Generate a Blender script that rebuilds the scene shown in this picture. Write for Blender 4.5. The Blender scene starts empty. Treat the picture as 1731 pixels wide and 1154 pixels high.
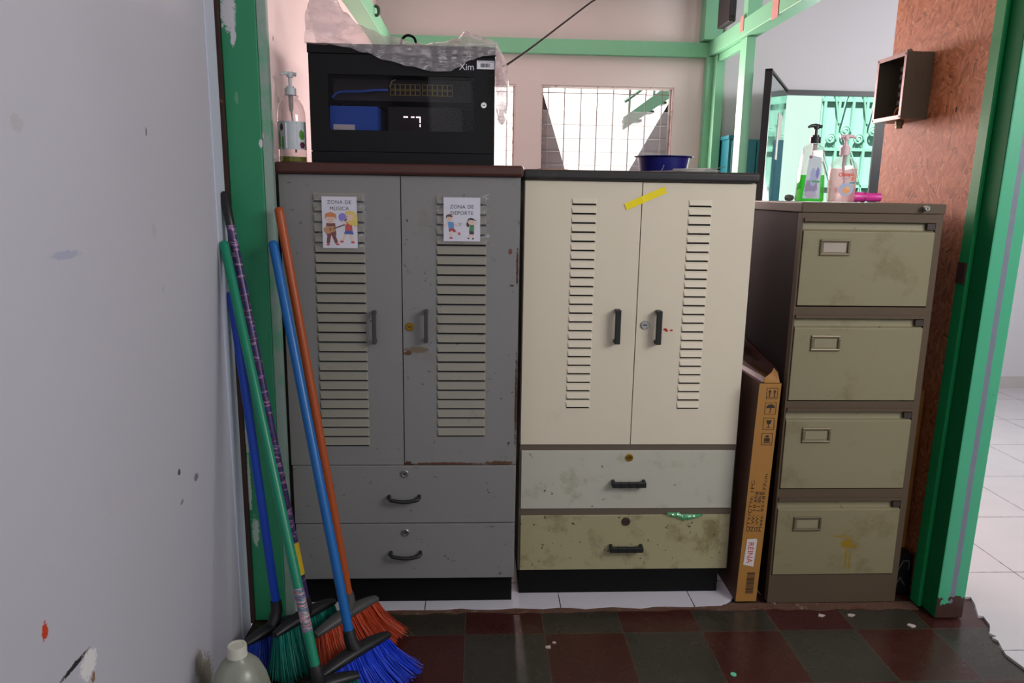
import bpy, bmesh, math, random
from mathutils import Vector, Matrix, noise

S = bpy.context.scene
COL = S.collection
PI = math.pi
random.seed(7)

# ---------------------------------------------------------------- camera, light, exposure
F_PX, PITCH, ROLL, YAW, EYE = 1250.0, 0.1980, 0.0153, 0.0492, 1.335
cam_d = bpy.data.cameras.new('camera')
cam = bpy.data.objects.new('camera', cam_d)
COL.objects.link(cam)
cam_d.sensor_width = 36.0
cam_d.lens = F_PX / 1731 * 36.0
cam_d.clip_start = 0.02
_cy, _sy, _cp, _sp, _cr, _sr = math.cos(YAW), math.sin(YAW), math.cos(PITCH), math.sin(PITCH), math.cos(ROLL), math.sin(ROLL)
_A = Matrix(((_cy, -_sy, 0), (_sy, _cy, 0), (0, 0, 1)))
_B = Matrix(((1, 0, 0), (0, -_sp, -_cp), (0, _cp, -_sp)))
_C = Matrix(((_cr, -_sr, 0), (_sr, _cr, 0), (0, 0, 1)))
_M = _C @ _B @ _A                      # world -> (right, down, forward)
_R = Matrix((_M[0], -_M[1], -_M[2])).transposed()
cam.matrix_world = Matrix.Translation((0, 0, EYE)) @ _R.to_4x4()
S.camera = cam

S.view_settings.view_transform = 'Standard'
S.view_settings.look = 'None'
S.view_settings.exposure = 0.0
S.view_settings.gamma = 1.0

w = bpy.data.worlds.new('sky')
S.world = w
w.use_nodes = True
w.node_tree.nodes['Background'].inputs[0].default_value = (0.80, 0.86, 1.0, 1)
w.node_tree.nodes['Background'].inputs[1].default_value = 0.34


def lamp(name, kind, loc, target, energy, color=(1, 1, 1), size=1.0, size_y=None, spread=None):
    l = bpy.data.lights.new(name, kind)
    l.energy = energy
    l.color = color
    if kind == 'AREA':
        l.size = size
        if size_y:
            l.shape = 'RECTANGLE'
            l.size_y = size_y
        if spread:
            l.spread = spread
    if kind == 'SUN':
        l.angle = 0.02
    o = bpy.data.objects.new(name, l)
    COL.objects.link(o)
    o.location = loc
    o.rotation_euler = (Vector(target) - Vector(loc)).to_track_quat('-Z', 'Y').to_euler()
    return o


lamp('sun', 'SUN', (0, -4, 8), (1.2, -1.4, 3.6), 16.0, (1, 0.97, 0.92))
lamp('corridor_daylight', 'AREA', (2.5, 0.25, 2.25), (0.35, 2.25, 0.95), 50, (1.0, 0.98, 0.97), 1.3, 0.9)
lamp('room_daylight', 'AREA', (0.7, -1.6, 2.2), (0.3, 2.2, 1.2), 13, (0.94, 0.96, 1.0), 2.2, 1.2)
lamp('back_window_daylight', 'AREA', (0.8, 4.62, 1.74), (0.8, 2.0, 1.62), 44, (1.0, 0.74, 0.72), 0.8, 0.46)
lamp('side_window_daylight', 'AREA', (-0.03, 4.62, 1.74), (-0.3, 2.0, 1.85), 12, (1.0, 0.74, 0.72), 0.5, 0.46)
lamp('far_door_daylight', 'AREA', (2.2, 4.60, 1.5), (2.9, 2.2, 0.6), 14, (0.92, 1.0, 0.97), 0.55, 0.9)
lamp('far_room_daylight', 'AREA', (3.6, 2.9, 2.35), (2.6, 4.4, 1.4), 44, (0.97, 0.97, 1.0), 1.0, 1.0)


# ---------------------------------------------------------------- helpers
def srgb(c):
    if isinstance(c, str):
        c = [int(c[i:i + 2], 16) for i in (0, 2, 4)]
    return tuple(((v / 255) / 12.92 if v / 255 <= 0.04045 else ((v / 255 + 0.055) / 1.055) ** 2.4) for v in c) + (1.0,)


class NT:
    def __init__(self, name):
        self.m = bpy.data.materials.new(name)
        self.m.use_nodes = True
        self.t = self.m.node_tree
        self.b = self.t.nodes['Principled BSDF']
        self.out = self.t.nodes['Material Output']
        self.co = self.t.nodes.new('ShaderNodeTexCoord').outputs['Object']

    def put(self, sock, v):
        if isinstance(v, bpy.types.NodeSocket):
            self.t.links.new(v, sock)
        else:
            sock.default_value = v

    def n(self, typ, out=0, ins=(), **kw):
        nd = self.t.nodes.new('ShaderNode' + typ)
        for k, v in kw.items():
            setattr(nd, k, v)
        for k, v in dict(ins).items():
            self.put(nd.inputs[k], v)
        return nd.outputs[out]

    def math(self, op, a, b=0.0, c=0.0):
        return self.n('Math', 0, {0: a, 1: b, 2: c}, operation=op)

    def vec(self, op, a, b=(0, 0, 0), out=0):
        return self.n('VectorMath', out, {0: a, 1: b}, operation=op)

    def noise(self, scale, detail=4, rough=0.55, co=None, out=0):
        return self.n('TexNoise', out, {'Vector': co or self.co, 'Scale': scale, 'Detail': detail, 'Roughness': rough})

    def ramp(self, f, stops):
        nd = self.t.nodes.new('ShaderNodeValToRGB')
        e = nd.color_ramp.elements
        while len(e) < len(stops):
            e.new(0.5)
        for k, (p, c) in enumerate(stops):
            e[k].position = p
            e[k].color = c if not isinstance(c, (int, float)) else (c, c, c, 1)
        self.put(nd.inputs[0], f)
        return nd.outputs[0]

    def mix(self, f, a, b, blend='MIX'):
        nd = self.t.nodes.new('ShaderNodeMix')
        nd.data_type = 'RGBA'
        nd.blend_type = blend
        self.put(nd.inputs[0], f)
        self.put(nd.inputs[6], a)
        self.put(nd.inputs[7], b)
        return nd.outputs[2]

    def bump(self, h, strength=0.2, dist=0.002):
        self.put(self.b.inputs['Normal'], self.n('Bump', 0, {'Height': h, 'Strength': strength, 'Distance': dist}))

    def set(self, **kw):
        names = dict(col='Base Color', rough='Roughness', metal='Metallic', spec='Specular IOR Level', trans='Transmission Weight', ior='IOR', coat='Coat Weight')
        for k, v in kw.items():
            self.put(self.b.inputs[names[k]], v)
        return self


def paint(name, col, rough=0.5, var=0.07, vscale=5, dirt=None, chips=None, spots=(), metal=0.0, spec=0.4, bump=0.0, bscale=60, scratch=None):
    """painted surface: base colour with soft variation, grime patches, chips and spots with a shape of their own"""
    m = NT(name)
    c = srgb(col)
    hi = tuple(min(1, v * (1 + var)) for v in c[:3]) + (1,)
    lo = tuple(v * (1 - var) for v in c[:3]) + (1,)
    cc = m.mix(m.noise(vscale), lo, hi)
    if dirt:                                     # (colour, threshold, scale, strength)
        dcol, th, sc, st = dirt
        f = m.ramp(m.noise(sc, 6, 0.65), [(th, 0.0), (min(1, th + 0.16), st)])
        cc = m.mix(f, cc, srgb(dcol))
    if scratch:
        scol, th, st = scratch
        co = m.vec('MULTIPLY', m.co, (14, 14, 60))
        f = m.ramp(m.noise(1.0, 3, 0.6, co), [(th, 0.0), (th + 0.03, st)])
        cc = m.mix(f, cc, srgb(scol))
    if chips:
        ccol, th, sc = chips
        f = m.ramp(m.noise(sc, 5, 0.7), [(th, 0.0), (th + 0.02, 1.0)])
        cc = m.mix(f, cc, srgb(ccol))
    for (cx, cy, cz, rx, ry, rz, scol) in spots:
        d = m.vec('SUBTRACT', m.co, (cx, cy, cz))
        d = m.vec('DIVIDE', d, (rx, ry, rz))
        ln = m.vec('LENGTH', d, out=1)
        k = m.math('ADD', ln, m.math('MULTIPLY', m.math('SUBTRACT', m.noise(90, 4, 0.7), 0.5), 1.8))
        f = m.ramp(k, [(0.75, 1.0), (1.0, 0.0)])
        cc = m.mix(f, cc, srgb(scol))
    m.set(col=cc, rough=rough, metal=metal, spec=spec)
    if bump:
        m.bump(m.noise(bscale, 4), bump, 0.003)
    return m.m


def plain(name, col, rough=0.5, metal=0.0, spec=0.5):
    m = NT(name)
    c = srgb(col)
    m.set(col=m.mix(m.noise(30), tuple(v * 0.93 for v in c[:3]) + (1,), tuple(min(1, v * 1.07) for v in c[:3]) + (1,)), rough=rough, metal=metal, spec=spec)
    return m.m


def clear(name, tint, body, amount, rough=0.08, gloss=0.08, translucent=True, fres=0.35):
    """see-through plastic or glass: tinted transparency with some scattering body and a glossy skin"""
    m = NT(name)
    t = m.n('BsdfTransparent', 0, {0: srgb(tint)})
    d = m.n('BsdfDiffuse', 0, {0: srgb(body)})
    if translucent:
        tr = m.n('BsdfTranslucent', 0, {0: srgb(body)})
        d = m.n('MixShader', 0, {0: 0.5, 1: d, 2: tr})
    g = m.n('BsdfGlossy', 0, {0: (1, 1, 1, 1), 'Roughness': rough})
    a = m.n('MixShader', 0, {0: amount, 1: t, 2: d})
    lw = m.n('LayerWeight', 1, {0: 0.35})
    f = m.math('ADD', m.math('MULTIPLY', lw, fres), gloss)
    b = m.n('MixShader', 0, {0: f, 1: a, 2: g})
    m.t.links.new(b, m.out.inputs[0])
    return m.m


class MB:
    """collects shapes of ONE object"""
    def __init__(self):
        self.v, self.f, self.mi, self.k = [], [], [], 0

    def mat(self, k):
        self.k = k
        return self

    def face(self, pts, k=None):
        b = len(self.v)
        self.v += [tuple(p) for p in pts]
        self.f.append(tuple(range(b, b + len(pts))))
        self.mi.append(self.k if k is None else k)
        return self

    def mesh(self, vs, fs):
        b = len(self.v)
        self.v += [tuple(p) for p in vs]
        for f in fs:
            self.f.append(tuple(b + i for i in f))
            self.mi.append(self.k)
        return self

    def box(self, x0, x1, y0, y1, z0, z1, lean=0.0):
        l = lean * (z1 - z0)
        vs = [(x0, y0, z0), (x1, y0, z0), (x1, y1, z0), (x0, y1, z0), (x0 + l, y0, z1), (x1 + l, y0, z1), (x1 + l, y1, z1), (x0 + l, y1, z1)]
        return self.mesh(vs, [(0, 3, 2, 1), (4, 5, 6, 7), (0, 1, 5, 4), (1, 2, 6, 5), (2, 3, 7, 6), (3, 0, 4, 7)])

    def obox(self, c, ax, ay, az, hx, hy, hz):
        """box about c on the axes ax, ay, az with half sizes"""
        c, ax, ay, az = Vector(c), Vector(ax).normalized(), Vector(ay).normalized(), Vector(az).normalized()
        vs = []
        for k in (-1, 1):
            for (i, j) in ((-1, -1), (1, -1), (1, 1), (-1, 1)):
                vs.append(c + ax * hx * i + ay * hy * j + az * hz * k)
        return self.mesh(vs, [(0, 3, 2, 1), (4, 5, 6, 7), (0, 1, 5, 4), (1, 2, 6, 5), (2, 3, 7, 6), (3, 0, 4, 7)])

    def prism(self, poly, axis, a, b):
        """polygon extruded along an axis between a and b; poly holds the other two coordinates"""
        def P(u, v, t):
            return (t, u, v) if axis == 'x' else (u, t, v) if axis == 'y' else (u, v, t)
        n = len(poly)
        vs = [P(u, v, a) for u, v in poly] + [P(u, v, b) for u, v in poly]
        fs = [tuple(range(n))[::-1], tuple(range(n, 2 * n))] + [(i, (i + 1) % n, n + (i + 1) % n, n + i) for i in range(n)]
        return self.mesh(vs, fs)

    def lathe(self, prof, c, seg=28, sx=1.0, sy=1.0, axis='z', power=None):
        """profile of (radius, height) turned about an axis through c; power > 2 squares the section"""
        c = Vector(c)
        vs = []
        for (r, h) in prof:
            for i in range(seg):
                a = 2 * PI * i / seg
                ca, sa = math.cos(a), math.sin(a)
                if power:
                    q = (abs(ca) ** power + abs(sa) ** power) ** (-1 / power)
                    ca, sa = ca * q, sa * q
                p = (r * ca * sx, r * sa * sy, h)
                if axis == 'y':
                    p = (p[0], h, p[1])
                elif axis == 'x':
                    p = (h, p[0], p[1])
                vs.append(c + Vector(p))
        fs = []
        n = len(prof)
        for k in range(n - 1):
            for i in range(seg):
                j = (i + 1) % seg
                fs.append((k * seg + i, k * seg + j, (k + 1) * seg + j, (k + 1) * seg + i))
        fs.append(tuple(range(seg))[::-1])
        fs.append(tuple((n - 1) * seg + i for i in range(seg)))
        return self.mesh(vs, fs)

    def tube(self, pts, r, seg=10, caps=True):
        pts = [Vector(p) for p in pts]
        rr = r if isinstance(r, (list, tuple)) else [r] * len(pts)
        vs = []
        up = None
        for i, p in enumerate(pts):
            t = (pts[min(i + 1, len(pts) - 1)] - pts[max(i - 1, 0)]).normalized()
            if up is None:
                up = t.orthogonal().normalized()
            up = (up - t * up.dot(t)).normalized()
            s = t.cross(up)
            for k in range(seg):
                a = 2 * PI * k / seg
                vs.append(p + (up * math.cos(a) + s * math.sin(a)) * rr[i])
        fs = []
        for i in range(len(pts) - 1):
            for k in range(seg):
                j = (k + 1) % seg
                fs.append((i * seg + k, i * seg + j, (i + 1) * seg + j, (i + 1) * seg + k))
        if caps:
            fs.append(tuple(range(seg))[::-1])
            fs.append(tuple((len(pts) - 1) * seg + k for k in range(seg)))
        return self.mesh(vs, fs)

    def disc(self, cx, y, cz, rx, rz, seg=20):
        return self.face([(cx + rx * math.cos(2 * PI * i / seg), y, cz + rz * math.sin(2 * PI * i / seg)) for i in range(seg)])

    def ring(self, cx, cz, r0, r1, y0, y1, seg=24):
        return self.lathe([(r0, y1), (r1, y1), (r1, y0), (r0, y0), (r0, y1)], (cx, 0, cz), seg, axis='y') if r0 > 1e-5 else self.lathe([(r1, y1), (r1, y0)], (cx, 0, cz), seg, axis='y')

    def build(self, name, mats, parent=None, smooth=None, bevel=0.0, bseg=2, recalc=True):
        me = bpy.data.meshes.new(name)
        off = base(parent)
        me.from_pydata([(x - off[0], y - off[1], z - off[2]) for x, y, z in self.v], [], self.f)
        for m in (mats if isinstance(mats, (list, tuple)) else [mats]):
            me.materials.append(m)
        me.polygons.foreach_set('material_index', self.mi)
        if recalc:
            bm = bmesh.new()
            bm.from_mesh(me)
            bmesh.ops.recalc_face_normals(bm, faces=bm.faces)
            bm.to_mesh(me)
            bm.free()
        if smooth is not None:
            me.polygons.foreach_set('use_smooth', [True] * len(me.polygons))
            me.set_sharp_from_angle(angle=math.radians(smooth))
        me.update()
        o = bpy.data.objects.new(name, me)
        COL.objects.link(o)
        if parent:
            o.parent = parent
        if bevel:
            b = o.modifiers.new('soft_edges', 'BEVEL')
            b.width = bevel
            b.segments = bseg
            b.limit_method = 'ANGLE'
            b.angle_limit = math.radians(50)
        return o


def base(parent):
    p = Vector((0, 0, 0))
    while parent:
        p = p + parent.location
        parent = parent.parent
    return p


def thing(name, label, cat, loc, group=None):
    o = bpy.data.objects.new(name, None)
    o.empty_display_size = 0.05
    COL.objects.link(o)
    o.location = loc
    o['label'] = label
    o['category'] = cat
    if group:
        o['group'] = group
    return o


def tag(o, label, cat, group=None):
    o['label'] = label
    o['category'] = cat
    if group:
        o['group'] = group
    return o


def structure(o):
    o['kind'] = 'structure'
    return o


def letters(text, size, mat_, name, parent, origin, xdir, ydir, thick=0.0004, align='CENTER', spacing=1.0, line=1.0, bold=0.0, wide=1.0):
    """flat lettering as a mesh; origin in world space"""
    cu = bpy.data.curves.new(name, 'FONT')
    cu.body = text
    cu.size = size
    cu.align_x = align
    cu.space_character = spacing
    cu.space_line = line
    cu.offset = bold
    cu.extrude = thick
    cu.resolution_u = 4
    tmp = bpy.data.objects.new(name + '_source', cu)
    COL.objects.link(tmp)
    dg = bpy.context.evaluated_depsgraph_get()
    me = bpy.data.meshes.new_from_object(tmp.evaluated_get(dg))
    bpy.data.objects.remove(tmp)
    x, y = Vector(xdir).normalized(), Vector(ydir).normalized()
    z = x.cross(y)
    off = base(parent)
    M = Matrix((x, y, z)).transposed().to_4x4()
    M = M @ Matrix.Diagonal((wide, 1, 1, 1))
    M.translation = Vector(origin) - off
    me.transform(M)
    me.materials.clear()
    me.materials.append(mat_)
    me.name = name
    o = bpy.data.objects.new(name, me)
    COL.objects.link(o)
    if parent:
        o.parent = parent
    return o


def smooth_path(pts, k=6):
    p = [Vector(q) for q in pts]
    p = [p[0] * 2 - p[1]] + p + [p[-1] * 2 - p[-2]]
    out = []
    for i in range(1, len(p) - 2):
        a, b, c, d = p[i - 1:i + 3]
        for j in range(k):
            t = j / k
            out.append(0.5 * (2 * b + (c - a) * t + (2 * a - 5 * b + 4 * c - d) * t * t + (3 * b - a - 3 * c + d) * t ** 3))
    return out + [p[-2]]


def lerp_table(tab, x):
    if x <= tab[0][0]:
        return tab[0][1]
    for (a, va), (b, vb) in zip(tab, tab[1:]):
        if x <= b:
            t = (x - a) / (b - a)
            t = t * t * (3 - 2 * t)
            return va + (vb - va) * t
    return tab[-1][1]


# ---------------------------------------------------------------- shared materials
M_white_wall = paint('white wall paint', 'bdbcc5', 0.62, 0.03, 2.0, dirt=('a9a9b2', 0.66, 3.0, 0.45), bump=0.12, bscale=18, spots=[
    (-0.7, 1.201, 1.428, 1, 0.018, 0.016, 'b3b2b8'), (-0.7, 1.665, 1.375, 1, 0.014, 0.022, 'bdbcc2'), (-0.7, 1.655, 1.243, 1, 0.012, 0.016, 'b4b3ba'),
    (-0.7, 1.655, 1.45, 1, 0.005, 0.009, '77767c'), (-0.7, 1.679, 1.113, 1, 0.008, 0.008, 'b4b3ba'), (-0.7, 1.688, 0.677, 1, 0.008, 0.010, '4d4c52'),
    (-0.7, 1.787, 0.625, 1, 0.016, 0.011, '77767e'), (-0.7, 1.69, 0.60, 1, 0.012, 0.006, '8a8990'), (-0.7, 1.123, 0.624, 1, 0.010, 0.017, 'c8401c'),
    (-0.7, 1.197, 0.512, 1, 0.055, 0.006, '2c2a2c'), (-0.7, 1.245, 0.452, 1, 0.008, 0.014, '8a6a52'), (-0.7, 1.235, 0.485, 1, 0.03, 0.03, 'e6e3e2'),
    (-0.7, 1.717, 0.150, 1, 0.028, 0.040, '9b9384'), (-0.7, 1.75, 0.08, 1, 0.055, 0.070, '8d8676'), (-0.7, 1.30, 1.22, 1, 0.050, 0.008, 'a7abbe'),
    (-0.7, 1.40, 0.72, 1, 0.070, 0.012, 'bcbbc2')])
M_back_wall = paint('back room wall paint', 'c4bcb9', 0.65, 0.03, 2.5, dirt=('b8aeab', 0.68, 3.0, 0.4))
M_pink_wall = paint('side wall paint', 'dac4c1', 0.65, 0.03, 3, dirt=('c4b0ac', 0.7, 5.0, 0.4), spots=[(-0.6, 2.36, 1.60, 1, 0.012, 0.012, '8a7a76'), (-0.6, 2.55, 1.70, 1, 0.03, 0.02, 'd0b0aa'), (-0.6, 2.33, 1.77, 1, 0.006, 0.010, '4a4442')])
M_far_wall = paint('far room wall paint', 'c9c7ca', 0.65, 0.02, 2)
M_ceiling = paint('ceiling paint', 'd8d6d6', 0.7, 0.02, 2)
M_green = paint('green beam paint', '6fb08b', 0.42, 0.05, 6, chips=('8a5a48', 0.76, 9))
M_green_jamb = paint('green jamb paint', '2f8a60', 0.40, 0.06, 3, dirt=('1f6a48', 0.62, 5, 0.5), spots=[
    (-0.67, 2.15, 1.80, 0.022, 0.02, 0.055, 'c9c6cc'), (-0.66, 2.15, 1.74, 0.008, 0.02, 0.03, 'c9c6cc'), (-0.66, 2.15, 1.58, 0.006, 0.02, 0.02, '5c9a78'),
    (-0.686, 2.15, 0.46, 0.006, 0.02, 0.10, 'b9c4bd'), (-0.675, 2.15, 0.30, 0.012, 0.02, 0.05, 'a9bcb0'), (-0.685, 2.15, 0.62, 0.006, 0.02, 0.08, 'b9c4bd'),
    (-0.60, 2.15, 1.46, 0.006, 0.02, 0.012, 'c9c6cc')], chips=('b9c4bd', 0.77, 14))
M_bare_jamb = paint('worn jamb edge', '7c8f86', 0.5, 0.08, 6, dirt=('3f8f68', 0.50, 7, 0.9), chips=('c2a59b', 0.66, 12))
M_rust = paint('rusty dark edge', '3c2721', 0.7, 0.2, 20, chips=('7a4a3a', 0.66, 20))
M_dark_gap = plain('dark gap', '14100f', 0.9)
M_black_frame = plain('black frame', '17171a', 0.4)


def m_post():
    m = NT('green post paint')
    sx = m.n('SeparateXYZ', 0, {0: m.co})
    z = m.n('SeparateXYZ', 2, {0: m.co})
    c = m.mix(m.noise(4), srgb('3c9a74'), srgb('4cae84'))
    x = m.math('SUBTRACT', sx, m.math('MULTIPLY', z, 0.0128))
    x = m.math('SUBTRACT', x, m.math('MULTIPLY', m.math('SUBTRACT', m.noise(3.0, 3), 0.5), 0.010))
    s = m.math('LESS_THAN', m.math('ABSOLUTE', m.math('SUBTRACT', x, 0.049)), 0.0085)
    c = m.mix(s, c, m.mix(m.noise(25), srgb('6a6f7d'), srgb('7d8290')))
    ch = m.ramp(m.noise(17, 5, 0.7), [(0.70, 0.0), (0.715, 1.0)])
    c = m.mix(ch, c, srgb('2a2420'))
    low = m.math('LESS_THAN', m.math('ADD', z, m.math('MULTIPLY', m.noise(22, 3), 0.16)), 0.14)
    c = m.mix(low, c, m.mix(m.noise(40), srgb('2c1c18'), srgb('50342a')))
    m.set(col=c, rough=0.42, spec=0.4)
    return m.m


def m_tiles(name, px, ox, py, oy, cols, grout, gw, rough, checker):
    m = NT(name)
    sp = m.t.nodes.new('ShaderNodeSeparateXYZ')
    m.put(sp.inputs[0], m.co)
    u = m.math('DIVIDE', m.math('SUBTRACT', sp.outputs[0], ox), px)
    v = m.math('DIVIDE', m.math('SUBTRACT', sp.outputs[1], oy), py)
    fu, fv = m.math('FLOOR', u), m.math('FLOOR', v)
    du = m.math('MULTIPLY', m.math('SUBTRACT', 0.5, m.math('ABSOLUTE', m.math('SUBTRACT', m.math('SUBTRACT', u, fu), 0.5))), px)
    dv = m.math('MULTIPLY', m.math('SUBTRACT', 0.5, m.math('ABSOLUTE', m.math('SUBTRACT', m.math('SUBTRACT', v, fv), 0.5))), py)
    d = m.math('MINIMUM', du, dv)
    cell = m.n('CombineXYZ', 0, {0: fu, 1: fv, 2: 0.0})
    rnd = m.n('TexWhiteNoise', 0, {'Vector': cell}, noise_dimensions='3D')
    a = m.mix(m.noise(7, 5, 0.65), srgb(cols[0][0]), srgb(cols[0][1]))
    if checker:
        b = m.mix(m.noise(6, 6, 0.7), srgb(cols[1][0]), srgb(cols[1][1]))
        par = m.math('ABSOLUTE', m.math('MODULO', m.math('ADD', fu, fv), 2.0))
        c = m.mix(m.math('GREATER_THAN', par, 0.5), a, b)
        c = m.mix(m.math('MULTIPLY', rnd, 0.35), c, m.mix(m.noise(11, 6, 0.7), srgb(cols[2][0]), srgb(cols[2][1])))
        c = m.mix(m.ramp(m.noise(28, 6, 0.75), [(0.68, 0.0), (0.74, 0.55)]), c, srgb('6a5a4a'))
    else:
        c = a
    ln = m.math('LESS_THAN', d, m.math('MULTIPLY', m.noise(30, 3), gw * 2))
    c = m.mix(ln, c, srgb(grout))
    m.set(col=c, rough=m.ramp(m.noise(9, 5, 0.7), [(0.3, rough * 0.75), (0.7, rough * 1.4)]) if checker else rough, spec=0.5)
    m.bump(m.math('MINIMUM', d, gw * 3), 0.25, 0.01)
    return m.m


M_post = m_post()
M_brown_tile = m_tiles('brown cement tiles', 0.2477, -0.03, 0.2535, 2.07, [('361615', '431b17'), ('2b2a26', '39362c'), ('2a1f1b', '43352a')], '4f463c', 0.0010, 0.26, True)
M_white_tile = m_tiles('white ceramic tiles', 0.446, 0.283, 0.45, 2.364, [('c6c4ce', 'd2d0d8')], '3a3636', 0.0016, 0.25, False)
M_corridor_tile = m_tiles('corridor ceramic tiles', 0.4355, 1.975, 0.466, 2.406, [('bfb9bc', 'cac5c8')], '4a4444', 0.0017, 0.22, False)


def m_osb():
    m = NT('pressed strand board')
    big = m.n('TexVoronoi', 1, {'Vector': m.co, 'Scale': 26.0})
    ang = m.math('MULTIPLY', m.math('SUBTRACT', m.n('SeparateColor', 0, {0: big}), 0.5), 2.6)
    rot = m.n('VectorRotate', 0, {'Vector': m.co, 'Center': (0, 0, 0), 'Axis': (1, 0, 0), 'Angle': ang})
    st = m.vec('MULTIPLY', m.vec('ADD', rot, m.vec('MULTIPLY', m.n('TexNoise', 1, {'Vector': m.co, 'Scale': 30.0, 'Detail': 3.0}), (0, 0.012, 0.012))), (1, 3.4, 1.0))
    fl = m.n('TexVoronoi', 1, {'Vector': st, 'Scale': 30.0, 'Randomness': 1.0})
    fv = m.n('SeparateColor', 0, {0: fl})
    c = m.ramp(fv, [(0.0, srgb('85502f')), (0.12, srgb('ab653d')), (0.5, srgb('bd754d')), (0.85, srgb('ca845b')), (1.0, srgb('d2946c'))])
    fib = m.noise(1.0, 5, 0.7, m.vec('MULTIPLY', rot, (40, 260, 34)))
    c = m.mix(m.ramp(fib, [(0.35, 0.55), (0.6, 0.0)]), c, srgb('8a5638'))
    dk = m.ramp(m.noise(1.0, 3, 0.6, m.vec('MULTIPLY', rot, (20, 150, 26))), [(0.655, 0.0), (0.70, 0.8)])
    c = m.mix(dk, c, srgb('4c2c1e'))
    d = m.vec('LENGTH', m.vec('DIVIDE', m.vec('SUBTRACT', m.co, (1.512, 2.37, 1.615)), (1, 0.006, 0.012)), out=1)
    c = m.mix(m.math('LESS_THAN', m.math('ADD', d, m.math('MULTIPLY', m.noise(120), 0.8)), 1.2), c, srgb('2c1a1c'))
    m.set(col=c, rough=0.6, spec=0.3)
    m.bump(fv, 0.35, 0.002)
    return m.m


M_osb = m_osb()

# ---------------------------------------------------------------- room shell
H = 2.52
structure(MB().box(-0.70, 1.75, -4.0, 3.0, -0.06, -0.008).build('floor', M_brown_tile))
# raised white tile floor of the back room, chipped front edge
random.seed(3)
edge = []
n = 46
for i in range(n + 1):
    x = -0.60 + 2.11 * i / n
    y = 2.204 + 0.004 * math.sin(i * 1.7) + random.uniform(-0.003, 0.004)
    if 0.80 < x < 1.0:
        y += max(0.0, (x - 0.83)) * 1.2
    if x > 1.02:
        y = 2.86
    edge.append((x, y))
poly = edge + [(1.51, 4.70), (-0.60, 4.70)]
structure(MB().prism(poly, 'z', -0.03, 0.0).build('floor_back', M_white_tile))
M_mortar = paint('broken mortar', '5a4032', 0.9, 0.25, 30, dirt=('a89684', 0.58, 40, 0.7), chips=('5c2c1c', 0.60, 24), bump=0.5, bscale=120)
mb = MB()
random.seed(11)
top, bot = [], []
for i in range(61):
    x = -0.58 + 2.06 * i / 60
    bot.append((x, 2.192 + random.uniform(-0.009, 0.004) - (0.006 if x > 1.0 else 0)))
    top.append((x, min(2.225, lerp_table([(p[0], p[1]) for p in edge], x) + 0.004)))
mb.prism(bot + top[::-1], 'z', -0.02, -0.0035)
structure(mb.build('trim_1', M_mortar))
# corridor floor with its broken edge
cor = [(1.605, -4.0), (1.60, 1.60), (1.602, 1.857), (1.594, 1.922), (1.603, 1.95), (1.619, 1.991), (1.612, 2.008), (1.630, 2.012), (1.618, 2.03), (1.632, 2.046), (1.652, 2.075), (1.664, 2.124), (1.650, 2.128), (1.686, 2.198), (1.70, 2.24), (1.60, 2.25), (1.54, 2.26), (1.54, 4.70), (2.9, 4.70), (2.9, 5.04), (5.2, 5.04), (5.2, -4.0)]
structure(MB().prism(cor, 'z', -0.03, 0.0).build('floor_corridor', M_corridor_tile))

structure(MB().box(-0.82, -0.70, -4.0, 2.118, -0.06, H).build('wall_left', M_white_wall))
structure(MB().box(-0.701, -0.6955, 2.045, 2.119, 0.0, H).build('trim_2', paint('bluish strip paint', 'c3c8d6', 0.6, 0.04, 5), bevel=0.002))
structure(MB().box(-0.78, -0.60, 2.26, 4.82, -0.06, H).build('wall_left_back', M_pink_wall))
structure(MB().box(-0.9, 5.3, -4.0, 5.2, H, H + 0.12).build('ceiling', M_ceiling))
# back wall with two window openings and the far doorway
zb0, zb1 = 1.28, 1.983
mb = MB()
for (x0, x1, z0, z1) in ((-0.60, -0.38, -0.06, H), (-0.38, 0.231, -0.06, zb0), (-0.38, 0.231, zb1, H), (0.231, 0.388, -0.06, H), (0.388, 1.204, -0.06, zb0), (0.388, 1.204, zb1, H), (1.204, 1.42, -0.06, H)):
    mb.box(x0, x1, 4.70, 4.82, z0, z1)
structure(mb.build('wall_back', M_back_wall))
mb = MB()
for (x0, x1, z0, z1) in ((1.42, 1.895, -0.06, H), (1.895, 2.535, 1.985, H), (2.535, 2.9, -0.06, H)):
    mb.box(x0, x1, 4.70, 4.75, z0, z1)
mb.box(2.86, 5.2, 5.04, 5.16, -0.06, H)
mb.box(2.9, 2.98, 4.70, 5.05, -0.06, H)
structure(mb.build('wall_far', M_far_wall))
structure(MB().box(2.99, 5.2, 5.022, 5.04, 0.0, 0.085).build('baseboard_far', paint('baseboard tile', 'b9b2b0', 0.4, 0.04, 6)))

# window frames: jalousie windows with glass slats and a grille
M_slat = clear('louvre glass', 'fafafa', 'b9b4ba', 0.26, 0.25, 0.07)
M_grille = plain('grille bar paint', '8a7672', 0.5)
M_sill = paint('window frame paint', 'ddcdc8', 0.5, 0.06, 8, chips=('6a4038', 0.62, 30))


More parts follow.
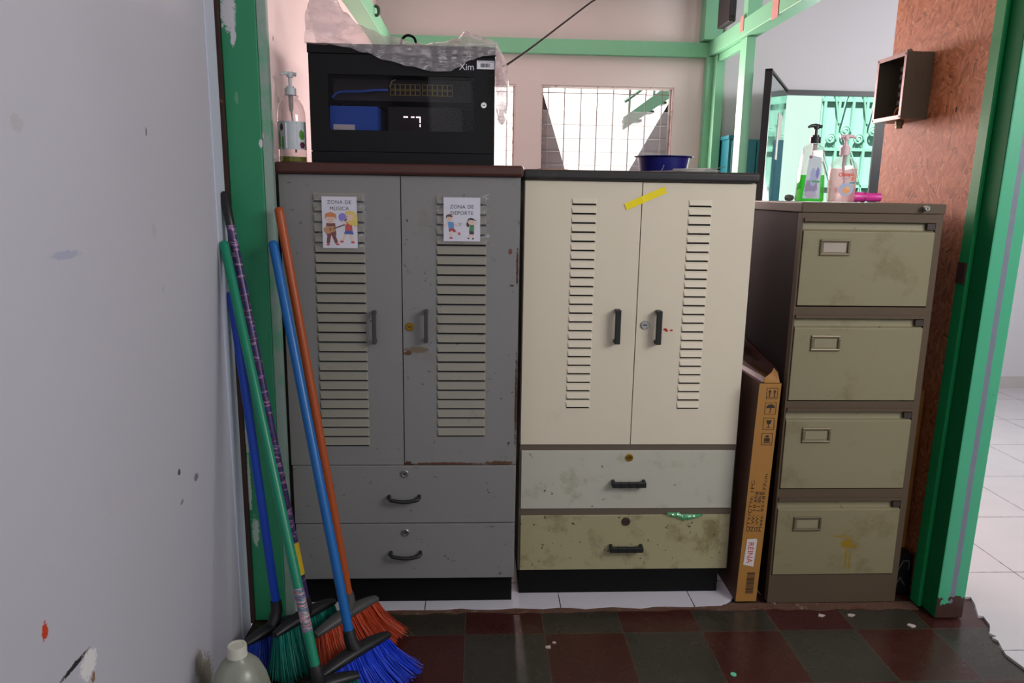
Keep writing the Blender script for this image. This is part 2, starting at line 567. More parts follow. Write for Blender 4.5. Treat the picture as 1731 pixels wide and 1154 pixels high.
def window(name, x0, x1):
    mb = MB()
    t = 0.007
    mb.box(x0, x0 + t, 4.715, 4.80, zb0, zb1)
    mb.box(x1 - t, x1, 4.715, 4.80, zb0, zb1)
    mb.box(x0 + t, x1 - t, 4.715, 4.80, zb1 - t, zb1)
    mb.box(x0 + t, x1 - t, 4.715, 4.80, zb0, zb0 + t)
    f = structure(mb.build(name, M_sill))
    for side in (x0 + t, x1 - t - 0.006):
        mb = MB()
        mb.box(side, side + 0.006, 4.735, 4.775, zb0 + t, zb1 - t)
        for k in range(7):
            z = 1.30 + k * 0.0815
            mb.box(side - 0.002, side + 0.010, 4.725, 4.765, z + 0.01, z + 0.03)
        mb.build('slat_carrier', M_grille, f)
    for k in range(7):
        z = 1.268 + k * 0.0815
        if z < zb0 + 0.005:
            continue
        mb = MB()
        c = ((x0 + x1) / 2, 4.750, z + 0.041)
        mb.obox(c, (1, 0, 0), (0, -0.35, 0.94), (0, 0.94, 0.35), (x1 - x0) / 2 - t - 0.008, 0.044, 0.0025)
        mb.build('louvre_slat', M_slat, f)
    mb = MB()
    xx = x0 + 0.052
    while xx < x1 - 0.02:
        mb.box(xx - 0.003, xx + 0.003, 4.795, 4.801, zb0, zb1)
        xx += 0.102
    mb.box(x0, x1, 4.794, 4.800, zb1 - 0.035, zb1 - 0.030)
    mb.build('grille', M_grille, f)
    return f


window('window_1', 0.388, 1.204)
window('window_2', -0.38, 0.231)

# green framing of the back room
structure(MB().box(-0.60, 1.395, 4.655, 4.70, 2.155, 2.240).build('trim_3', M_green, bevel=0.003))
structure(MB().box(-0.60, -0.515, 2.27, 4.655, 2.155, 2.240).build('trim_4', M_green, bevel=0.003))
ang = math.atan2(0.03, 1.33)
mb = MB()
def part_box(t0, t1, z0, z1, w0=0.0, w1=0.085):
    """piece of the angled partition: t along it from the back wall, w across it"""
    d = Vector((-0.010, -1.0, 0)).normalized()
    s = Vector((1.0, -0.010, 0)).normalized()
    o = Vector((1.392, 4.70, 0))
    q = []
    for z in (z0, z1):
        for (t, w_) in ((t0, w0), (t1, w0), (t1, w1), (t0, w1)):
            p = o + d * t + s * w_
            q.append((p.x, p.y, z))
    return q
FS = [(0, 1, 2, 3), (7, 6, 5, 4), (0, 4, 5, 1), (1, 5, 6, 2), (2, 6, 7, 3), (3, 7, 4, 0)]
structure(MB().mesh(part_box(0.045, 2.2, 2.160, 2.245), FS).build('trim_5', M_green, bevel=0.003))
structure(MB().mesh(part_box(0.0, 0.07, -0.0, 2.155, -0.012, 0.05), FS).build('trim_6', M_green, bevel=0.003))
structure(MB().mesh(part_box(0.075, 0.14, -0.0, 2.158, 0.024, 0.075), FS).build('trim_7', M_green, bevel=0.003))
structure(MB().mesh(part_box(0.56, 0.66, -0.0, 2.158, 0.020, 0.068), FS).build('trim_8', M_green, bevel=0.003))
structure(MB().mesh(part_box(0.0, 0.10, 2.246, H, -0.05, 0.06), FS).build('trim_9', M_green, bevel=0.003))
structure(MB().mesh(part_box(0.60, 0.67, 2.246, H, 0.01, 0.085), FS).build('trim_10', M_green, bevel=0.003))
structure(MB().mesh(part_box(0.14, 0.56, 2.118, 2.158, 0.035, 0.065), FS).build('trim_11', M_green, bevel=0.002))

# left jamb, right post
mb = MB()
mb.prism([(-0.692, 2.15), (-0.597, 2.15), (-0.597, 2.205), (-0.692, 2.205)], 'z', 0.0, H)
j = structure(mb.build('trim_12', M_green_jamb, bevel=0.003))
MB().prism([(-0.5965, 2.152), (-0.574, 2.164), (-0.574, 2.188), (-0.5965, 2.205)], 'z', 0.0, H).build('worn_edge', M_bare_jamb, j, bevel=0.003)
MB().box(-0.712, -0.6925, 2.135, 2.25, 0.0, H).build('rusty_edge', M_rust, j)

post = MB()
LEAN = 0.0128
post.box(0.0, 0.0935, 0.0, 0.12, 0.0, H - 0.01, LEAN)
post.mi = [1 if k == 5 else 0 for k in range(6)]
# origin at the foot of the post so the paint pattern follows it
def placed(mbx, name, mats, loc, **kw):
    """mesh whose origin sits at loc (mesh given in coordinates about loc)"""
    o = mbx.build(name, mats, None, **kw)
    o.location = loc
    return o
M_post_shade = paint('emerald shaded side paint', '0b6a3a', 0.65, 0.08, 5, spec=0.15, chips=('1c1a16', 0.72, 16))  # emerald side face, its shade put into the darker colour
pst = structure(placed(post, 'trim_13', [M_post, M_post_shade], (1.4975, 2.12, -0.004), bevel=0.004))
fl = MB().box(-0.0145, -0.0005, 0.070, 0.120, 0.0, H - 0.01, LEAN)
M_flange = paint('bright green door stop paint', '158a4c', 0.5, 0.06, 5, spec=0.25, chips=('2a1c16', 0.74, 12))
fo = fl.build('door_stop', M_flange, None, bevel=0.004)
fo.parent = pst
lp = MB().box(-0.021, -0.0150, 0.075, 0.112, 1.085, 1.15, LEAN).build('strike_plate', M_rust, None)
lp.location = (0.0128 * 1.1, 0, 0)
lp.parent = pst
# strand board wall on the right of the filing cabinet
structure(MB().box(1.512, 1.54, 2.245, 2.785, 0.0, H).build('wall_right', M_osb))

# far doorway: black frame, reflecting leaf, gate beyond
mb = MB()
mb.box(1.895, 1.905, 4.685, 4.72, 0.0, 1.985)
mb.box(2.485, 2.545, 4.685, 4.70, 0.0, 1.985)
mb.box(1.905, 2.485, 4.685, 4.72, 1.955, 1.985)
d1 = structure(mb.build('door_1', M_black_frame))
m_leaf = NT('tinted mirror glass')
m_leaf.set(col=srgb('9ab3b0'), metal=0.95, rough=m_leaf.math('MULTIPLY', m_leaf.noise(9), 0.12))
hx, hy = Vector((1.892, 4.675, 0)), Vector((1.492, 3.93, 0))
u = (hy - hx).normalized()
nrm = Vector((-u.y, u.x, 0))
mid = (hx + hy) / 2
L2 = (hy - hx).length / 2
mb = MB()
mb.obox((mid.x, mid.y, 0.99), u, nrm, (0, 0, 1), L2 - 0.02, 0.010, 0.97)
lf = mb.build('door_leaf', m_leaf.m, d1)
mb = MB()
for s in (1,):
    c = mid + u * s * (L2 - 0.012)
    mb.obox((c.x, c.y, 0.99), u, nrm, (0, 0, 1), 0.012, 0.018, 0.99)
mb.obox((mid.x, mid.y, 1.975), u, nrm, (0, 0, 1), L2, 0.016, 0.006)
mb.build('leaf_frame', M_black_frame, lf)
mb = MB()
side = 1 if nrm.dot(Vector((0, -1, 0))) > 0 else -1
c = mid + u * (L2 * -0.35) + nrm * side * 0.0115
mb.obox((c.x, c.y, 1.68), u, nrm, (0, 0, 1), 0.10, 0.0008, 0.13)
mb.build('notice_paper', plain('notice paper', 'd8d6cc', 0.7), lf)

# outdoors seen through the openings
M_out_wall = paint('outdoor white wall', 'f8f6f4', 0.8, 0.02, 2)
M_mint_wall = paint('outdoor mint wall', '869c96', 0.8, 0.03, 2)
M_mint = paint('mint gate paint', '76aa98', 0.5, 0.05, 5)
M_mint_sheet = paint('mint sheet paint', '82ad9f', 0.55, 0.04, 4)
structure(MB().box(-3.0, 2.15, 7.2, 7.3, -0.2, 4.2).build('wall_outside', M_out_wall))
structure(MB().box(2.1, 2.745, 6.05, 6.2, -0.2, 3.6).build('wall_outside_mint', M_mint_wall))
structure(MB().box(-4, 7, 5.3, 9.0, -0.3, -0.2).build('ground_outside', paint('outdoor concrete', 'b5b2ac', 0.9, 0.05, 3)))
structure(MB().box(1.95, 2.36, 5.9, 6.0, -0.2, 3.6).build('wall_outside_pier', M_out_wall))
g = thing('iron_gate', 'mint green iron gate with scrolls outside the far doorway', 'gate', (3.2, 6.0, -0.2))
MB().box(2.75, 3.95, 6.051, 6.061, -0.18, 2.5).build('sheet', M_mint_sheet, g)
mb = MB()
for k in range(11):
    x = 2.77 + k * 0.115
    mb.box(x - 0.010, x + 0.010, 6.02, 6.05, -0.18, 2.48)
for z in (0.2, 0.85, 1.43, 1.72, 2.10, 2.45):
    mb.box(2.75, 3.95, 6.025, 6.05, z - 0.012, z + 0.012)
mb.build('bars', M_mint, g)
mb = MB()
for k in range(5):
    for (dx, z) in ((0.0575, 1.80), (0.1725, 1.86)):
        cx = 2.77 + k * 0.23 + dx
        mb.tube([(cx + 0.045 * (1 - a / 14.0) * math.cos(a), 6.012, z + 0.045 * (1 - a / 14.0) * math.sin(a)) for a in [i * 0.4 for i in range(32)]], 0.007, 6)
mb.build('scrolls', M_mint, g, smooth=60)
mb = MB()
for k in range(5):
    x = 2.77 + k * 0.23
    mb.tube([(x + 0.01, 6.015, 2.44), (x + 0.115, 6.015, 1.92)], 0.007, 6)
    mb.tube([(x + 0.22, 6.015, 2.44), (x + 0.125, 6.015, 1.92)], 0.007, 6)
    mb.tube([(x + 0.01, 6.015, 1.70), (x + 0.115, 6.015, 1.44)], 0.007, 6)
    mb.tube([(x + 0.22, 6.015, 1.00), (x + 0.115, 6.015, 1.42)], 0.007, 6)
mb.build('diagonals', M_mint, g, smooth=60)

M_stair = paint('green stair paint', '33503f', 0.5, 0.08, 5)
st = thing('outdoor_staircase', 'green metal staircase outside the louvred window', 'staircase', (1.9, 6.3, -0.2))
MB().prism([(1.20, 1.86), (1.20, 1.96), (2.10, 2.62), (2.10, 2.48)], 'y', 6.25, 6.31).build('stringer', M_stair, st)
mb = MB()
for k in range(9):
    x = 1.22 + k * 0.10
    z = 1.93 + k * 0.073
    mb.box(x, x + 0.14, 6.31, 6.46, z, z + 0.02)
mb.build('treads', M_stair, st)
mb = MB()
for dz in (0.10, 0.22):
    mb.tube([(1.20, 6.26, 1.98 + dz), (2.10, 6.26, 2.64 + dz)], 0.014, 8)
for k in range(5):
    x = 1.24 + k * 0.2
    mb.tube([(x, 6.26, 1.93 + (x - 1.2) * 0.733), (x, 6.26, 2.22 + (x - 1.2) * 0.733)], 0.010, 8)
for x in (2.06,):
    mb.tube([(x, 6.28, -0.2), (x, 6.28, 1.92 + (x - 1.2) * 0.733)], 0.02, 8)
mb.build('handrail', M_stair, st, smooth=60)
M_tarp = paint('dark tarpaulin', '3d2430', 0.7, 0.15, 8)
for nm, lab, pts in (('tarpaulin', 'dark tarpaulin slanting beyond the left side of the louvred window', [(0.30, 2.10), (0.405, 2.02), (0.62, 1.36), (0.62, -0.2), (0.30, -0.2)]),
                     ('tarpaulin', 'dark tarpaulin slanting beyond the right side of the louvred window', [(1.42, 2.06), (1.30, 2.02), (0.93, 1.36), (0.93, -0.2), (1.42, -0.2)])):
    tag(MB().prism(pts, 'y', 4.985, 4.995).build(nm, M_tarp), lab, 'tarpaulin', 'tarpaulins outside the window')

# ---------------------------------------------------------------- steel cupboards
M_handle_black = plain('black handle plastic', '1c1e1e', 0.45)
M_handle_grey = plain('dark grey handle plastic', '3a3b38', 0.5)
M_brass = plain('brass lock', 'b08a2c', 0.3, 0.9)
M_chrome = plain('chrome lock', 'b8b8b4', 0.25, 0.9)
M_keyhole = plain('keyhole', '161412', 0.6)
M_rusty_lock = plain('rusty lock', '4a3a34', 0.6, 0.4)
M_grey_paint = paint('grey cupboard paint', '838280', 0.45, 0.05, 4, dirt=('6e685c', 0.63, 4, 0.5), chips=('33281f', 0.675, 32), scratch=('4e4a45', 0.705, 0.6), spec=0.35)
M_grey_door_worn = paint('worn grey door paint', '838280', 0.45, 0.05, 4, dirt=('6e685c', 0.60, 4, 0.6), chips=('33281f', 0.650, 38), scratch=('4e4a45', 0.71, 0.6), spec=0.35, spots=[
    (0.325, -0.235, 1.163, 0.006, 0.05, 0.010, '6a4030'), (0.33, -0.235, 1.06, 0.008, 0.05, 0.003, '2c2a28'), (0.04, -0.235, 0.860, 0.045, 0.05, 0.010, '6f6250'), (0.015, -0.235, 0.850, 0.014, 0.05, 0.007, '5a3f28'), (0.13, -0.235, 0.492, 0.13, 0.05, 0.006, '5c4030'), (0.30, -0.235, 0.494, 0.05, 0.05, 0.008, '5c4030'), (0.01, -0.235, 0.492, 0.02, 0.05, 0.01, '4a3022'), (0.348, -0.235, 0.70, 0.004, 0.05, 0.16, '4a3022'), (0.346, -0.235, 1.12, 0.004, 0.05, 0.06, '4a3022')])
M_dusty = paint('dusty grey louvre paint', '8c897c', 0.5, 0.05, 6, dirt=('6a6252', 0.60, 12, 0.6), chips=('33281f', 0.70, 36))
M_slot_shade = plain('louvre slot shade', '1a1815', 0.8)
M_dark_body = paint('dark cupboard carcass', '3a302b', 0.6, 0.15, 8, chips=('6a4636', 0.66, 30))
M_plinth = plain('black plinth', '080808', 0.6, 0, 0.2)
M_brown_top = paint('brown laminate top', '4a2a24', 0.35, 0.10, 7, chips=('7a5a48', 0.74, 30))
M_black_top = paint('black laminate top', '2b2928', 0.45, 0.15, 8, dirt=('5a524c', 0.60, 10, 0.6))
M_cream = paint('cream cupboard paint', 'dad0ba', 0.45, 0.025, 3, dirt=('c6b48e', 0.62, 3, 0.5), chips=('6a5638', 0.75, 40), spec=0.35)
M_cream_drawer = paint('soiled white drawer paint', 'b9b7a8', 0.5, 0.05, 4, dirt=('8a8468', 0.56, 9, 0.6), chips=('40362a', 0.67, 42), spec=0.3)
M_yellow_drawer = paint('yellowed drawer paint', 'a39b78', 0.5, 0.06, 4, dirt=('6e6038', 0.52, 12, 0.7), chips=('2c2418', 0.645, 46), spec=0.3)
M_rail = paint('brown rail paint', '62574a', 0.5, 0.08, 8, chips=('3a2a22', 0.7, 25))


def louvre_door(parent, x0, x1, z0, z1, y, lx0, lx1, lz0, lz1, nl, mat_, sh, proud, blade):
    """steel leaf with pressed-out vent louvres (each bulges out towards its open lower edge)"""
    mb = MB()
    mb.box(x0, x1, y, y + 0.019, z0, z1)
    pitch = (lz1 - lz0) / (nl - 1)
    h = pitch * sh
    for k in range(nl):
        zb = lz0 + k * pitch
        e = 0.005
        yb = y - proud
        vs = [(lx0, y - 0.0003, zb + h), (lx1, y - 0.0003, zb + h), (lx1, y - 0.0003, zb), (lx0, y - 0.0003, zb),
              (lx0 + e, y - proud * 0.35, zb + h * 0.8), (lx1 - e, y - proud * 0.35, zb + h * 0.8), (lx1 - e, yb, zb), (lx0 + e, yb, zb)]
        mb.mat(2).mesh(vs, [(0, 1, 5, 4), (4, 5, 6, 7), (0, 4, 7, 3), (1, 2, 6, 5)])
        mb.mat(1).mesh([(lx0 + 0.001, y - 0.0004, zb - 0.0055), (lx1 - 0.001, y - 0.0004, zb - 0.0055), (lx1 - e, yb + 0.0008, zb + 0.0008), (lx0 + e, yb + 0.0008, zb + 0.0008)], [(0, 1, 2, 3)])  # dark strip paints the open slot and the shadow below the blade
        mb.mat(0)
    return mb.build('door', [mat_, M_slot_shade, blade], parent, recalc=False)


def bar_handle(parent, x, z0, z1, y, wd, mat_, horizontal=False, curved=False):
    mb = MB()
    if horizontal:
        xa, xb = z0, z1
        zc = x
        if curved:
            pts = [(xa + 0.004, y, zc + 0.004), (xa + 0.003, y - 0.013, zc + 0.003)] + [(xa + (xb - xa) * t, y - 0.018 - 0.006 * math.sin(PI * t), zc - 0.006 * math.sin(PI * t)) for t in [0.08 + 0.84 * i / 12 for i in range(13)]] + [(xb - 0.003, y - 0.013, zc + 0.003), (xb - 0.004, y, zc + 0.004)]
            mb.tube(pts, [0.006] * 2 + [0.0062] * 13 + [0.006] * 2, 8)
            return mb.build('handle', mat_, parent, smooth=50)
        mb.box(xa, xb, y - 0.026, y - 0.013, zc - wd / 2, zc + wd / 2)
        mb.box(xa, xa + 0.010, y - 0.013, y + 0.001, zc - wd / 2, zc + wd / 2 + 0.003)
        mb.box(xb - 0.010, xb, y - 0.013, y + 0.001, zc - wd / 2, zc + wd / 2 + 0.003)
        for k in range(3):
            xx = xa + (xb - xa) * (0.25 + 0.25 * k)
            mb.box(xx - 0.002, xx + 0.002, y - 0.0275, y - 0.012, zc - wd / 2 - 0.001, zc + wd / 2 + 0.001)
    else:
        mb.box(x - wd / 2, x + wd / 2, y - 0.030, y - 0.016, z0, z1)
        mb.box(x - wd / 2, x + wd / 2, y - 0.016, y + 0.001, z0, z0 + 0.012)
        mb.box(x - wd / 2, x + wd / 2, y - 0.016, y + 0.001, z1 - 0.012, z1)
    return mb.build('handle', mat_, parent, bevel=0.002)


def lock(parent, x, z, y, r, mat_):
    mb = MB()
    mb.lathe([(r, y + 0.001), (r, y - 0.003), (r * 0.85, y - 0.005), (r * 0.62, y - 0.005), (r * 0.60, y - 0.0035), (0.001, y - 0.0035)], (x, 0, z), 24, axis='y')
    mb.mat(1).box(x - r * 0.42, x + r * 0.42, y - 0.0042, y - 0.0030, z - r * 0.12, z + r * 0.12)
    return mb.build('lock', [mat_, M_keyhole], parent, smooth=35)


def drawer_front(parent, x0, x1, z0, z1, y, mat_, th=0.019):
    return MB().box(x0, x1, y, y + th, z0, z1).build('drawer', mat_, parent, bevel=0.002)


def slab(parent, x0, x1, y0, y1, z0, z1, mat_):
    return MB().box(x0, x1, y0, y1, z0, z1).build('top', mat_, parent, bevel=0.009, bseg=4)


# grey cupboard
gy = 2.225
grey = thing('steel_cupboard', 'grey steel cupboard with brown top and two paper signs on its louvred doors', 'cupboard', (-0.224, 2.46, 0.0), 'steel cupboards side by side')
mb = MB().box(-0.576, 0.129, gy + 0.020, 2.70, 0.093, 1.3805)
mb.build('carcass', M_dark_body, grey)
slab(grey, -0.584, 0.136, 2.205, 2.705, 1.381, 1.4135, M_brown_top)
MB().box(-0.566, 0.122, 2.255, 2.68, 0.0, 0.0925).build('plinth', M_plinth, grey)
d = louvre_door(grey, -0.576, -0.2255, 0.4895, 1.3795, gy, -0.480, -0.331, 0.557, 1.306, 26, M_grey_paint, 0.72, 0.006, M_dusty)
bar_handle(d, -0.307, 0.882, 0.982, gy, 0.011, M_handle_grey)
d = louvre_door(grey, -0.2225, 0.128, 0.4895, 1.3795, gy, -0.121, 0.029, 0.588, 1.302, 25, M_grey_door_worn, 0.72, 0.006, M_dusty)
bar_handle(d, -0.1515, 0.887, 0.986, gy, 0.011, M_handle_grey)
lock(d, -0.202, 0.932, gy, 0.013, M_brass)
d = drawer_front(grey, -0.574, 0.128, 0.292, 0.4865, gy, M_grey_paint)
bar_handle(d, 0.380, -0.277, -0.175, gy, 0.011, M_handle_black, True, True)
lock(d, -0.224, 0.460, gy, 0.0125, M_chrome)
d = drawer_front(grey, -0.572, 0.127, 0.0985, 0.2890, gy, M_grey_paint)
bar_handle(d, 0.187, -0.275, -0.173, gy, 0.011, M_handle_black, True, True)
lock(d, -0.224, 0.260, gy, 0.0125, M_chrome)

# cream cupboard
cy_ = 2.29
cream = thing('steel_cupboard', 'cream white steel cupboard with black top and yellow tape across its doors', 'cupboard', (0.502, 2.52, 0.0), 'steel cupboards side by side')
MB().box(0.144, 0.861, cy_ + 0.020, 2.755, 0.087, 1.3755).build('carcass', M_cream, cream)
MB().box(0.144, 0.861, cy_ + 0.004, cy_ + 0.0198, 0.087, 0.533).build('rails', M_rail, cream)
slab(cream, 0.138, 0.8645, 2.272, 2.76, 1.376, 1.4065, M_black_top)
MB().box(0.150, 0.832, 2.298, 2.73, 0.0, 0.0865).build('plinth', M_plinth, cream)
d = louvre_door(cream, 0.146, 0.5045, 0.5335, 1.3735, cy_, 0.289, 0.367, 0.662, 1.307, 24, M_cream, 0.62, 0.005, M_cream)
bar_handle(d, 0.4435, 0.873, 0.982, cy_, 0.017, M_handle_black)
d = louvre_door(cream, 0.5075, 0.859, 0.5335, 1.3725, cy_, 0.651, 0.725, 0.660, 1.306, 24, M_cream, 0.62, 0.005, M_cream)
bar_handle(d, 0.574, 0.872, 0.980, cy_, 0.017, M_handle_black)
lock(d, 0.534, 0.931, cy_, 0.014, M_chrome)
mb = MB()
mb.disc(0.600, cy_ - 0.0006, 0.917, 0.006, 0.004)
mb.disc(0.605, cy_ - 0.0006, 0.913, 0.004, 0.004)
mb.disc(0.620, cy_ - 0.0006, 0.914, 0.005, 0.003)
mb.build('paint_marks', plain('red paint', 'c02828', 0.4), d)
d = drawer_front(cream, 0.149, 0.858, 0.309, 0.512, cy_, M_cream_drawer)
bar_handle(d, 0.400, 0.449, 0.561, cy_, 0.018, M_handle_black, True)
lock(d, 0.505, 0.488, cy_, 0.0125, M_brass)
d = drawer_front(cream, 0.150, 0.858, 0.0885, 0.285, cy_, M_yellow_drawer)
bar_handle(d, 0.170, 0.451, 0.563, cy_, 0.018, M_handle_black, True)
lock(d, 0.504, 0.263, cy_, 0.0145, M_rusty_lock)

# yellow tape
M_tape = clear('yellow tape', 'f8e010', 'f6e018', 0.96, 0.4, 0.02, False)
a, b = Vector((0.455, cy_ - 0.0022, 1.298)), Vector((0.577, cy_ - 0.0022, 1.352))
u = (b - a).normalized()
v = Vector((-u.z, 0, u.x))
mb = MB()
N = 14
for i in range(N):
    t0, t1 = i / N, (i + 1) / N
    w_ = 0.0105
    def bulge(t):
        return Vector((0, -0.0012 * max(0, 1 - abs(t - 0.42) / 0.12), 0))
    p0, p1 = a + (b - a) * t0 + bulge(t0), a + (b - a) * t1 + bulge(t1)
    mb.mesh([p0 - v * w_, p1 - v * w_, p1 + v * w_, p0 + v * w_, p0 - v * w_ + Vector((0, 0.0004, 0)), p1 - v * w_ + Vector((0, 0.0004, 0)), p1 + v * w_ + Vector((0, 0.0004, 0)), p0 + v * w_ + Vector((0, 0.0004, 0))], [(0, 1, 2, 3), (7, 6, 5, 4)])
tag(mb.build('adhesive_tape', M_tape, None), 'strip of yellow tape stuck slantwise across the cream cupboard doors', 'tape')

# scrap of green plastic caught in the drawer
mb = MB()
vs, fs = [], []
nx = 22
for i in range(nx + 1):
    x = 0.640 + 0.118 * i / nx
    hgt = 0.021 * math.sin(PI * min(1, max(0.03, i / nx))) ** 0.6 + 0.004 * math.sin(i * 1.9)
    for j_ in range(4):
        z = 0.2905 - hgt * (j_ / 3.0) + (0.004 if i < 9 else -0.002)
        vs.append((x, cy_ - 0.002 - 0.009 * math.sin(PI * j_ / 3.0) - 0.003 * math.sin(i * 2.3 + j_), z))
for i in range(nx):
    for j_ in range(3):
        p = i * 4 + j_
        fs.append((p, p + 4, p + 5, p + 1))
mb.mesh(vs, fs)
tag(mb.build('plastic_scrap', clear('green plastic film', '8fe8b0', '5fd890', 0.85, 0.2, 0.10), None, smooth=60), 'scrap of green plastic film poking out of the lowest cream drawer', 'plastic scrap')

# ---------------------------------------------------------------- filing cabinet
fy = 2.215
M_file_frame = paint('brown filing frame paint', '57493a', 0.5, 0.05, 6, chips=('2f261d', 0.70, 30), spec=0.25)
M_file_drawer = paint('khaki filing drawer paint', '857e62', 0.45, 0.05, 4, dirt=('665838', 0.55, 6, 0.65), chips=('4c4230', 0.69, 40), spec=0.3)
M_file_drawer_low = paint('stained khaki drawer paint', '837b5e', 0.45, 0.05, 4, dirt=('62562e', 0.54, 7, 0.7), chips=('4c4230', 0.67, 40), spec=0.3,
                          spots=[(0.03, -0.33, 0.215, 0.022, 0.05, 0.018, '8a6e18'), (0.03, -0.33, 0.165, 0.004, 0.05, 0.05, '85701e'), (0.012, -0.33, 0.24, 0.035, 0.05, 0.004, '87722a'), (0.055, -0.33, 0.205, 0.010, 0.05, 0.008, '8a6e18'), (0.045, -0.33, 0.15, 0.004, 0.05, 0.04, '80702c')])
M_side_shaded = paint('shaded brown filing side paint', '1c1311', 0.6, 0.06, 5, spec=0.12)  # frame paint darkened, the shade of the narrow gap is in the colour
fc = thing('filing_cabinet', 'khaki and brown four drawer filing cabinet below the strand board wall', 'filing cabinet', (1.20, 2.54, 0.0))
mb = MB()
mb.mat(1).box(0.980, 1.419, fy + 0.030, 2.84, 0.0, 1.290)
mb.mat(0).box(0.980, 0.9855, fy + 0.004, fy + 0.030, 0.0, 1.290)
mb.box(1.3985, 1.419, fy + 0.004, fy + 0.030, 0.0, 1.290)
mb.box(0.9855, 1.3985, fy + 0.004, fy + 0.030, 0.0, 0.101)
for (z0, z1) in ((0.365, 0.405), (0.668, 0.7015), (0.968, 1.004), (1.264, 1.290)):
    mb.box(0.9855, 1.3985, fy + 0.004, fy + 0.030, z0, z1)
    mb.box(0.9870, 1.3960, fy - 0.002, fy + 0.004, z0 + 0.001, z0 + 0.011)
mb.build('carcass', [M_file_frame, M_side_shaded], fc)
MB().box(0.976, 1.4225, fy, 2.845, 1.291, 1.3215).build('top', M_file_frame, fc, bevel=0.003)
for k, (z0, z1, s1) in enumerate(((1.0085, 1.235, 1.263), (0.7055, 0.938, 0.966), (0.4085, 0.638, 0.666), (0.1045, 0.334, 0.362))):
    mb = MB()
    xr = 1.3965
    mb.prism([(fy, z0), (fy, z1), (fy + 0.013, z1 + 0.006), (fy + 0.016, s1), (fy + 0.029, s1), (fy + 0.029, z0)], 'x', 0.9875, xr)
    dr = mb.build('drawer', M_file_drawer_low if k == 3 else M_file_drawer, fc, bevel=0.0015)
    zc = z1 - 0.048
    mb = MB()
    a0, a1, b0, b1 = 1.041, 1.135, zc - 0.025, zc + 0.025
    t = 0.008
    mb.box(a0, a1, fy - 0.005, fy + 0.001, b1 - t, b1)
    mb.box(a0, a1, fy - 0.005, fy + 0.001, b0, b0 + t)
    mb.box(a0, a0 + t, fy - 0.005, fy + 0.001, b0 + t, b1 - t)
    mb.box(a1 - t, a1, fy - 0.005, fy + 0.001, b0 + t, b1 - t)
    lh = mb.build('label_holder', paint('label holder metal %d' % k, '6e6450', 0.35, 0.08, 20, metal=0.5), dr, bevel=0.0025)
    MB().box(a0 + t + 0.004, a1 - t - 0.004, fy - 0.0012, fy + 0.0005, b0 + t + 0.003, b1 - t - 0.003).build('label_card', plain('blank card %d' % k, '867f64' if k else 'a2968a', 0.7), lh)
    MB().box(1.372, 1.3965, fy - 0.001 + 0.004, fy + 0.014, z1 + 0.008, s1 - 0.001).build('latch_recess', M_dark_body, dr)
mb = MB()
mb.lathe([(0.009, fy + 0.001), (0.009, fy - 0.018), (0.007, fy - 0.020), (0.001, fy - 0.020)], (1.352, 0, 1.308), 20, axis='y')
mb.mat(1).box(1.351, 1.353, fy - 0.0212, fy - 0.0195, 1.304, 1.312)
mb.build('lock', [M_chrome, M_keyhole], fc, smooth=35)

# ---------------------------------------------------------------- paper signs on the grey doors
M_paper = plain('white paper', 'e4e3ea', 0.6)
M_ink = plain('dark ink', '24222c', 0.7)
M_sleeve = clear('clear plastic sleeve', 'fbfbfd', 'd8d8dc', 0.06, 0.12, 0.05)
PC = {k: plain('print ' + k, v, 0.65) for k, v in dict(orange='d9823a', skin='efcfb8', maroon='7a3030', guitar='c89058', neck='6a4a38', blond='e8d060', red='d0483e', blue='2c5cb0', lilac='8d84d8', brown='5a3220', sky='5a9ad8', dark='2a2628', green='3c8a4a', shorts='b03a44', white='f0eef2', grey='9a9aa4').items()}
PK = list(PC)
PM = [PC[k] for k in PK]


class Print:
    """flat printed figure: shapes in (x, z) stacked in thin layers on the paper"""
    def __init__(self, x, z, s, y):
        self.mb, self.x, self.z, self.s, self.y, self.l = MB(), x, z, s, y, 0

    def _y(self):
        self.l += 1
        return self.y - 0.00006 * self.l

    def o(self, col, cx, cz, rx, rz=None):
        self.mb.mat(PK.index(col)).disc(self.x + cx * self.s, self._y(), self.z + cz * self.s, rx * self.s, (rz or rx) * self.s)
        return self

    def p(self, col, *pts):
        y = self._y()
        self.mb.mat(PK.index(col)).face([(self.x + a * self.s, y, self.z + b * self.s) for a, b in pts])
        return self

    def l_(self, col, a, b, w0, w1=None):
        w1 = w1 or w0
        d = Vector((b[0] - a[0], b[1] - a[1])).normalized()
        n_ = Vector((-d.y, d.x))
        return self.p(col, (a[0] + n_.x * w0, a[1] + n_.y * w0), (b[0] + n_.x * w1, b[1] + n_.y * w1), (b[0] - n_.x * w1, b[1] - n_.y * w1), (a[0] - n_.x * w0, a[1] - n_.y * w0))

    def build(self, name, parent):
        return self.mb.build(name, PM, parent, recalc=False)


